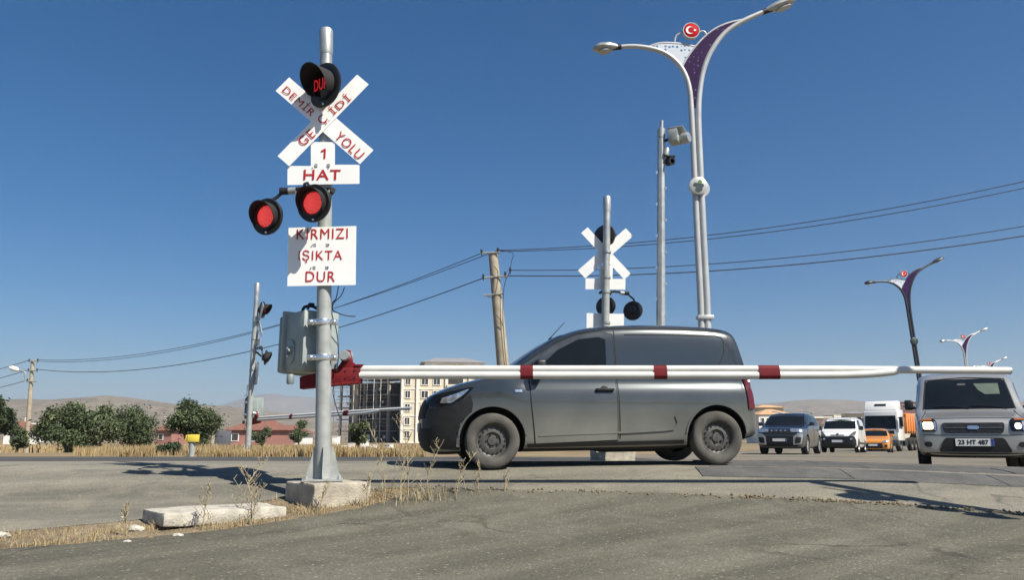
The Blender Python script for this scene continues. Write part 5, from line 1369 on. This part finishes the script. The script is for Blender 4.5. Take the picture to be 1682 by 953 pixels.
house('house', 'upper tan roofed storey rising behind the cream villa', 1248, 178, 3, 5.6, 6, 7.9, .7, CREAM, TILE2, [(1.2, 7, .6, .8), (3.8, 7, .6, .8)], ht=0)
house('house', 'long beige house with plain wall above the small white delivery van', 1318, 190, 2, 13, 8, 5.9, .4, CREAM, CREAM, [(1.5, 3.8, .8, 1.4), (3.4, 3.8, .8, 1.4)], ht=0)
house('house', 'low house with grey pitched roof in front of the long beige house', 1350, 175, 8, 7, 6, 4.2, 1.5, CREAM, mat('brown_roof', (.16, .11, .09), .9, var=.2), [(1.2, 2.4, .9, 1.1), (3.4, 2.4, .9, 1.1)], ht=1)
house('house', 'pale block with dark upper windows just left of the white lorry', 1396, 185, -6, 4, 6, 6.8, .5, CREAM, GREYR, [(1, 5.2, .8, 1.2), (2.8, 5.2, .8, 1.2)], ht=0)
for i, (px, Y, w, h, m, lab) in enumerate(((1482, 420, 13, 20, mat('brick_block', (.20, .10, .08), .9, var=.2), 'dark brown block on the hillside right of the lorry roof'), (1508, 440, 10, 21, mat('dark_block', (.13, .09, .085), .9, var=.2), 'dark red block on the hillside beside the leaning street lamp'),
                                           (1447, 430, 11, 20, GREYR, 'grey topped block on the hillside directly above the lorry cab'), (1478, 360, 16, 12, CREAM, 'long pale block low on the hillside behind the orange load body'), (1370, 400, 12, 12.5, WHITEW, 'white hillside block behind the beige houses'))):
    house('hillside_block', lab, px, Y, 4*i-6, w, 9, h, 0, m, m, [(x, h-2.2, 1.2, 1.5) for x in np.arange(1.5, w-.8, 2.6)], ht=0, group='blocks on the hillside')
# shed and tiny wall near the pink house
b, r = frame_at(355, 105, 0, 0)
mb = MB(); mb.box((0, 0, 1.0), (1.6, 1.6, 2.0)); o = mb.build('shed', mat('shed_grey', (.10, .11, .13), .8, var=.2), None, bevel=.03); o.location = b + Vector((1.0, 0, 0)); tag(o, 'small dark grey shed left of the pink walled house', 'shed')
# ------------------------------------------------------------------ trees, bushes and grass
def tree(name, label, cat, base, H, Rr, th, count, leaf, seed, lobes=14, squash=1., weights=(.6, .22, .18), group=None, trunk_r=.09, lo=0., spiky=0.):
    rng = np.random.default_rng(seed)
    t = thing(name, label, cat, base, 0, group)
    cz_ = th + (H-th)/2; hz = (H-th)/2
    # lobe centres spread through the crown, uneven sizes
    C = []
    while len(C) < lobes:
        p = rng.uniform(-1, 1, 3)
        if np.linalg.norm(p) < 1: C.append(p * np.array([Rr*.74, Rr*.74*squash, hz*.78]) + np.array([0, 0, cz_]))
    C = np.array(C); rad = rng.uniform(.16, .46, lobes) * Rr
    tone = rng.random(lobes)
    k = rng.choice(lobes, count, p=rad**2/np.sum(rad**2))
    d = rng.normal(size=(count, 3)); d /= np.linalg.norm(d, axis=1)[:, None]
    r = rad[k] * rng.random(count)**.42
    stick = rng.random(count) < (.10 + spiky); r[stick] *= rng.uniform(1.05, 1.75, stick.sum())
    P = C[k] + d * r[:, None] * np.array([1, 1, .85]) + .05*Rr*rng.normal(size=(count, 3)); P[:, 2] = np.maximum(P[:, 2], lo)
    u = rng.normal(size=(count, 3)); u /= np.linalg.norm(u, axis=1)[:, None]
    w = rng.normal(size=(count, 3)); w -= u * np.sum(u*w, 1)[:, None]; w /= np.linalg.norm(w, axis=1)[:, None]
    s = leaf * rng.uniform(.6, 1.4, count)
    a = (u*s[:, None]); b = (w*(s*.42)[:, None])
    V = np.stack([P-a, P+b, P+a, P-b], 1).reshape(-1, 3)
    F = np.arange(count*4).reshape(-1, 4)
    me = bpy.data.meshes.new('crown'); me.from_pydata(V.tolist(), [], F.tolist())
    for m in ('leafa', 'leafb', 'leafc'): me.materials.append(M[m])
    cut0, cut1 = weights[0], weights[0]+weights[1]
    q = .55*rng.random(count) + .45*tone[k]
    mi = np.where(q < cut0*.9, 0, np.where(q < cut1, 1, 2)).astype(np.int32)
    me.polygons.foreach_set('material_index', mi)
    link('crown', me, t)
    mb = MB()
    mb.tube([(0, 0, -.3), (.02*Rr, 0, th*.5), (0, .02, max(th, H*.4))], [trunk_r*1.2, trunk_r, trunk_r*.6], 8)
    for i in range(min(7, lobes)):
        c = C[i]; st = Vector((0, 0, max(.15, th*.6) + .25*rng.random()*H))
        mb.tube([st, st.lerp(Vector(c), .5) + Vector((0, 0, .04*H)), Vector(c)], [trunk_r*.55, trunk_r*.35, trunk_r*.12], 6)
    mb.build('trunk', M['wood'], t, smooth=R(60))
    return t
def gp(px, Y, dz=0.): p = at(px, 700, Y); return G(p.x, Y) + Vector((0, 0, dz))
def topz(py, Y): return at(841, py, Y).z
def grow(name, label, cat, px, Y, pytop, wpx, count, leaf, seed, th=.3, **kw):
    b = gp(px, Y); H = topz(pytop, Y) - b.z
    return tree(name, label, cat, b, H, wpx*Y/1324/2, th, count, leaf, seed, **kw)
grow('tree', 'dense dark tree cut by the left edge of the view', 'tree', -6, 52, 640, 66, 9360, 0.108, 1, th=.5, lobes=16, weights=(.55, .08, .37), group='trees and bushes across the road')
grow('bush', 'large green bush just right of the thin far pole', 'bush', 112, 45, 664, 100, 11700, 0.094, 2, th=.15, lobes=20, spiky=.05, group='trees and bushes across the road')
grow('bush', 'second large green bush joined to the one by the thin pole', 'bush', 160, 47, 668, 90, 9360, 0.094, 3, th=.15, lobes=16, spiky=.05, weights=(.4, .42, .18), group='trees and bushes across the road')
grow('bush', 'lower rounded dark bush right of the two large bushes', 'bush', 212, 52, 677, 110, 9360, 0.094, 4, th=.1, lobes=18, weights=(.6, .12, .28), group='trees and bushes across the road')
grow('bush', 'little bush at the foot of the thin far pole on its left', 'bush', 32, 46, 700, 34, 2880, 0.086, 5, th=.1, lobes=8, group='trees and bushes across the road')
grow('tree', 'round green tree standing alone behind the yellow box', 'tree', 316, 40, 652, 84, 13500, 0.072, 6, th=.15, lobes=24, spiky=.06, weights=(.6, .15, .25), lo=.05, group='trees and bushes across the road')
grow('bush', 'small green bush in front of the pink house, right of the far signal', 'bush', 432, 80, 697, 34, 3240, 0.115, 7, th=.2, lobes=8, group='trees and bushes across the road')
grow('tree', 'greyish young tree by the white wall, left of the near pole', 'tree', 492, 85, 690, 34, 3060, 0.115, 8, th=.4, lobes=9, spiky=.08, weights=(.45, .35, .2), group='trees and bushes across the road')
grow('sapling', 'wispy green sapling right of the near pole against the unfinished building', 'tree', 590, 27, 682, 42, 2700, 0.047, 9, th=.25, lobes=10, spiky=.2, weights=(.45, .45, .1), trunk_r=.03)
grow('bush', 'dark shaded shrub in the dry grass left of the yellow post', 'bush', 282, 27, 729, 44, 3060, 0.043, 10, th=.05, lobes=9, weights=(.3, .05, .65), lo=.03, group='trees and bushes across the road')
for i, (px, Y, py, w, lab) in enumerate(((1508, 70, 690, 34, 'olive bush behind the orange load body, left of the leaning lamp'), (1330, 120, 697, 30, 'dark bush between the navy off-roader and the white van'), (1410, 150, 672, 22, 'dark tree left of the lorry cab'),
                                         (1392, 160, 684, 20, 'low tree above the small white van'), (1525, 80, 704, 30, 'olive bush behind the leaning street lamp'))):
    grow('bush' if py > 680 else 'tree', lab, 'bush' if py > 680 else 'tree', px, Y, py, w, 1500, .2, 30+i, th=.2, lobes=8, weights=(.6, .2, .2), group='greenery behind the queue')

def blades(name, pts, hmin, hmax, wid, m, seed, lean=.35, clump=None):
    rng = np.random.default_rng(seed); n = len(pts); P = np.array([(p[0], p[1], gz(p[0], p[1])) for p in pts])
    h = rng.uniform(hmin, hmax, n) * (np.array([p[2] for p in pts]) if len(pts[0]) > 2 else 1)
    a = rng.uniform(0, 2*np.pi, n); d = np.stack([np.cos(a), np.sin(a), np.zeros(n)], 1)
    e = rng.uniform(0, 2*np.pi, n); l = np.stack([np.cos(e), np.sin(e), np.zeros(n)], 1)
    w = wid*rng.uniform(.6, 1.3, n)
    tip = P + l*(h*lean*rng.random(n))[:, None] + np.array([0, 0, 1])*h[:, None]
    mid = P + l*(h*lean*.18)[:, None] + np.array([0, 0, .55])*h[:, None]
    V = np.stack([P - d*w[:, None] - [0, 0, .03], P + d*w[:, None] - [0, 0, .03], mid + d*(w*.7)[:, None], mid - d*(w*.7)[:, None], tip], 1).reshape(-1, 3)
    F = []
    for i in range(n): b = 5*i; F += [(b, b+1, b+2, b+3), (b+3, b+2, b+4)]
    me = bpy.data.meshes.new(name); me.from_pydata(V.tolist(), [], F)
    ms = m if isinstance(m, list) else [m]
    for x in ms: me.materials.append(x)
    mi = np.repeat(rng.integers(0, len(ms), n), 2).astype(np.int32); me.polygons.foreach_set('material_index', mi)
    o = link(name, me); o['kind'] = 'stuff'; return o
rng = random.Random(3)
DRYB = mat('dry_grass_pale', (.43, .34, .185), .9, 0, 0, .6, col2=(.29, .215, .11))
pts = []
while len(pts) < 34000:
    Y = 22.4 + 16*rng.random()**1.6; px = rng.uniform(125, 700)
    if px < 200 and Y < 25: continue
    x = at(px, 700, Y).x
    den = .5 + .5*noise.noise(Vector((x*.35, Y*.35, 1.7)))
    if abs(px-284) < 26 and Y < 26: continue
    if px > 560: den *= .75
    if rng.random() < den + .12: pts.append((x, Y, .35 + .9*max(0, den)**1.5))
blades('dry_grass', pts, .14, .50, .011, [M['dry'], DRYB], 11)
pts = []
while len(pts) < 5000:
    Y = 45 + 60*rng.random(); px = rng.uniform(-20, 720); x = at(px, 700, Y).x
    if noise.noise(Vector((x*.1, Y*.1, 7))) > -.15: pts.append((x, Y, 1.))
blades('dry_grass', pts, .15, .5, .04, [M['dry'], DRYB], 12)
# verge between the two roads
def inside(poly, x, y):
    c = False; n = len(poly)
    for i in range(n):
        (x1, y1), (x2, y2) = poly[i], poly[(i+1) % n]
        if (y1 > y) != (y2 > y) and x < (x2-x1)*(y-y1)/(y2-y1)+x1: c = not c
    return c
vp = verge_lo + [(-1.05, 9.28)] + verge_hi[::-1]
sheet('verge', ragged([(a*1.0, b) for a, b in verge_lo] + [(-1.0, 9.2)] + verge_hi[::-1], .12, .03, 31), .003, M['soil'], .2)
pts = []
while len(pts) < 3800:
    x, y = rng.uniform(-5.6, -1.0), rng.uniform(6, 9.3)
    if not inside(vp, x, y): continue
    den = .18 + 1.0*noise.noise(Vector((x*2.2, y*2.2, 4)))
    if x < -3.9: den *= .45
    if rng.random() < den: pts.append((x, y, .5 + .9*max(0, den)))
blades('dry_grass', pts, .02, .10, .0035, [M['dry'], DRYB, M['dry2']], 13, lean=1.3)
pts = []
while len(pts) < 3000:
    x, y = rng.uniform(-5.6, -1.0), rng.uniform(6, 9.3)
    if inside(vp, x, y) and rng.random() < .5 + .9*noise.noise(Vector((x*1.6, y*1.6, 9))): pts.append((x, y, 1.))
blades('dry_litter', pts, .006, .028, .003, [M['dry'], M['dry2'], M['soil']], 23, lean=7)
# single dry weeds round the block: stems with side twigs and seed heads
def weed(label, x, y, h, lean, seed, n=9):
    r = random.Random(seed); b = G(x, y); mb = MB()
    top = Vector((lean[0], lean[1], h)); pts_ = spline([(0, 0, -.03), (lean[0]*.25, lean[1]*.25, h*.5), top], 5)
    mb.tube(pts_, [.0065 - .0045*i/(len(pts_)-1) for i in range(len(pts_))], 5)
    for i in range(n):
        t = .25 + .7*i/n; p = pts_[int(t*(len(pts_)-1))]
        a = r.uniform(0, 6.28); L = h*r.uniform(.12, .34)*(1.15-t*.6)
        e = p + Vector((math.cos(a)*L*.7, math.sin(a)*L*.7, L*.75))
        mb.tube([p, p.lerp(e, .5)+Vector((0, 0, -.02*h)), e], [.0035, .0028, .0016], 4)
        for k in range(3):
            q = p.lerp(e, .5+.25*k); a2 = r.uniform(0, 6.28); f = q + Vector((math.cos(a2)*.03, math.sin(a2)*.03, .035)); mb.tube([q, f], [.0022, .0035], 4)
    o = mb.build('dry_weed', M['dry2'], None, smooth=R(60)); o.location = b
    return tag(o, label, 'weed')
W_ = [('tall pale weed stalk leaning right across the slab end, left of the block', -2.62, 7.85, .62, (.26, .05)), ('thin weed leaning left in front of the shaded block side', -2.45, 7.75, .5, (-.14, 0)),
      ('tall bare weed stem leaning left, just right of the signal base', -1.35, 8.75, .80, (-.22, .05)), ('tallest weed with open twigs right of the block', -1.12, 8.85, .95, (-.12, .05)), ('spreading weed right of the block, leaning right', -.95, 8.9, .62, (.2, 0)),
      ('bent dry weed at the right end of the weeds by the block', -.62, 8.98, .48, (.24, .02)), ('short bushy weed against the lit side of the block', -1.5, 8.42, .34, (.03, -.02)), ('upright brown weed at the lip of the road right of the block', -.38, 9.05, .34, (.02, 0)),
      ('small dark weed at the far right of the verge on the road lip', -.08, 9.1, .22, (.03, 0)), ('wispy weed in front of the slab middle', -2.75, 7.3, .42, (.06, 0)), ('wispy weed before the right end of the slab', -2.4, 7.55, .36, (.1, 0)), ('low weed by the raised slab end', -3.3, 7.05, .26, (-.05, 0)),
      ('thin stem beside the block corner leaning right', -1.92, 8.16, .3, (.1, 0)), ('dense dry weed close behind the right corner of the block', -1.2, 8.7, .55, (.05, .05))]
for i, (lab, x, y, h, ln) in enumerate(W_):
    o = weed(lab, x, y, h, ln, 40+i, 11); o['group'] = 'dry weeds round the signal base'
pts = []
for i in range(190):
    x = rng.gauss(-1.05, .32); y = 8.6 + .35*(x+1.3) + rng.gauss(0, .12)
    if x < -1.55 or rng.random() < .3: continue
    pts.append((x, y, 1.))
blades('dry_grass', pts, .05, .24, .0045, [M['dry2'], M['dry']], 17, lean=1.0)
# stones on the verge and crumbs along the broken seam of the asphalt
def stone(label, x, y, s, sd, m):
    bm = bmesh.new(); bmesh.ops.create_icosphere(bm, subdivisions=2, radius=1)
    for v in bm.verts:
        v.co *= 1 + .35*noise.noise(v.co*1.4 + Vector((sd, sd*2, 0))); v.co = Vector((v.co.x*s, v.co.y*s*.75, v.co.z*s*.45))
    me = bpy.data.meshes.new('stone'); bm.to_mesh(me); bm.free(); me.materials.append(m)
    o = link('stone', me); o.location = G(x, y) + Vector((0, 0, s*.2)); tag(o, label, 'stone', 'pale stones on the verge'); return o
stone('flat white stone on the tip of the verge at the left', -4.32, 6.95, .085, 1, M['slabc']); stone('flat pale stone under the raised end of the slab', -3.33, 7.28, .08, 2, M['slabc'])
stone('small white stone in the dry grass below the slab', -3.15, 6.75, .04, 3, M['slabc']); stone('tiny white stone on the left road above the slab', -3.75, 7.9, .025, 4, M['slabc']); stone('pale stone in the grass in front of the slab', -2.85, 7.02, .05, 5, M['slabc'])
stone('brown clod at the front of the dry grass', -3.05, 6.92, .04, 6, M['soil']) 
mb = MB(); vs = None
for i in range(900):
    t = rng.random(); k = t*(len(seam)-1); j = int(k); a = Vector(seam[j]).lerp(Vector(seam[min(j+1, len(seam)-1)]), k-j)
    if a.x < 2.4 and rng.random() < .7: continue
    if a.x > 9: continue
    p = a + Vector((rng.gauss(0, .05), rng.gauss(-.02, .05))); s = rng.uniform(.006, .022)
    c = Vector((p.x, p.y, gz(p.x, p.y) + .012 + s*.3)); vs = []
    for q in range(6):
        dd = [Vector((1, 0, 0)), Vector((-1, 0, 0)), Vector((0, 1, 0)), Vector((0, -1, 0)), Vector((0, 0, .8)), Vector((0, 0, -.8))][q]; vs.append(c + dd*s*rng.uniform(.7, 1.3) + Vector((rng.uniform(-.3, .3)*s, rng.uniform(-.3, .3)*s, 0)))
    mb.add(vs, [(0, 2, 4), (2, 1, 4), (1, 3, 4), (3, 0, 4), (2, 0, 5), (1, 2, 5), (3, 1, 5), (0, 3, 5)])
o = mb.build('gravel', M['soil']); o['kind'] = 'stuff'

# ------------------------------------------------------------------ small things across the road
yb = G(at(318, 700, 21.9).x, 21.9)
yx = thing('marker_post', 'yellow box on a short grey post at the edge of the far road', 'marker post', yb)
mb = MB(); mb.tube([(0, 0, -.1), (0, 0, .40)], .075, 14); mb.build('post', M['galvpaint'], yx, smooth=R(40))
mb = MB(); mb.box((.02, 0, .50), (.26, .20, .20)); bx = mb.build('box', M['yellow'], yx, bevel=.012)
mb = MB(); mb.box((-.14, .02, .50), (.06, .18, .17)); mb.build('side_lid', M['yellow'], bx, bevel=.008)
gpb = G(at(350, 700, 45).x, 45)
gp_ = MB(); gp_.tube([(0, 0, 0), (.02, 0, 1.75)], .11, 10); o = gp_.build('marker_post', M['polec'], None, smooth=R(40)); o.location = gpb; tag(o, 'bare grey concrete post between the round tree and the pink house', 'post')
for i, (px, Y, w, h, lab) in enumerate(((600, 60, .55, .8, 'upright white box in the grass right of the sapling'), (578, 58, .5, .5, 'white box in the dry grass below the sapling'), (612, 62, .6, .4, 'low white box right of the upright one'), (562, 55, .5, .4, 'small white box nearest the near pole on its right'), (640, 66, .6, .45, 'white box in the grass near the nose of the grey van'), (553, 70, .9, 1.1, 'pale grey box standing behind the near pole'))):
    mb = MB(); mb.box((0, 0, h/2), (w, .5, h)); mb.box((0, 0, h+.03), (w+.08, .58, .06)); o = mb.build('white_box', WHITEW, None, bevel=.02); o.location = gp(px, Y); o.rotation_euler = (0, 0, .3*i); tag(o, lab, 'box', 'white boxes in the field')

# ------------------------------------------------------------------ the air
mb = MB(); mb.box((0, 3900, 165), (16000, 9000, 380)); hz_ = mb.build('haze', [])
hm = bpy.data.materials.new('haze'); hm.use_nodes = True; n = hm.node_tree.nodes; n.remove(n['Principled BSDF'])
pv = n.new('ShaderNodeVolumePrincipled'); pv.inputs['Color'].default_value = (.68, .80, .95, 1); pv.inputs['Density'].default_value = 1.6e-4; pv.inputs['Anisotropy'].default_value = .1
hm.node_tree.links.new(pv.outputs[0], n['Material Output'].inputs['Volume'])
hz_.data.materials.clear(); hz_.data.materials.append(hm); hz_['kind'] = 'stuff'
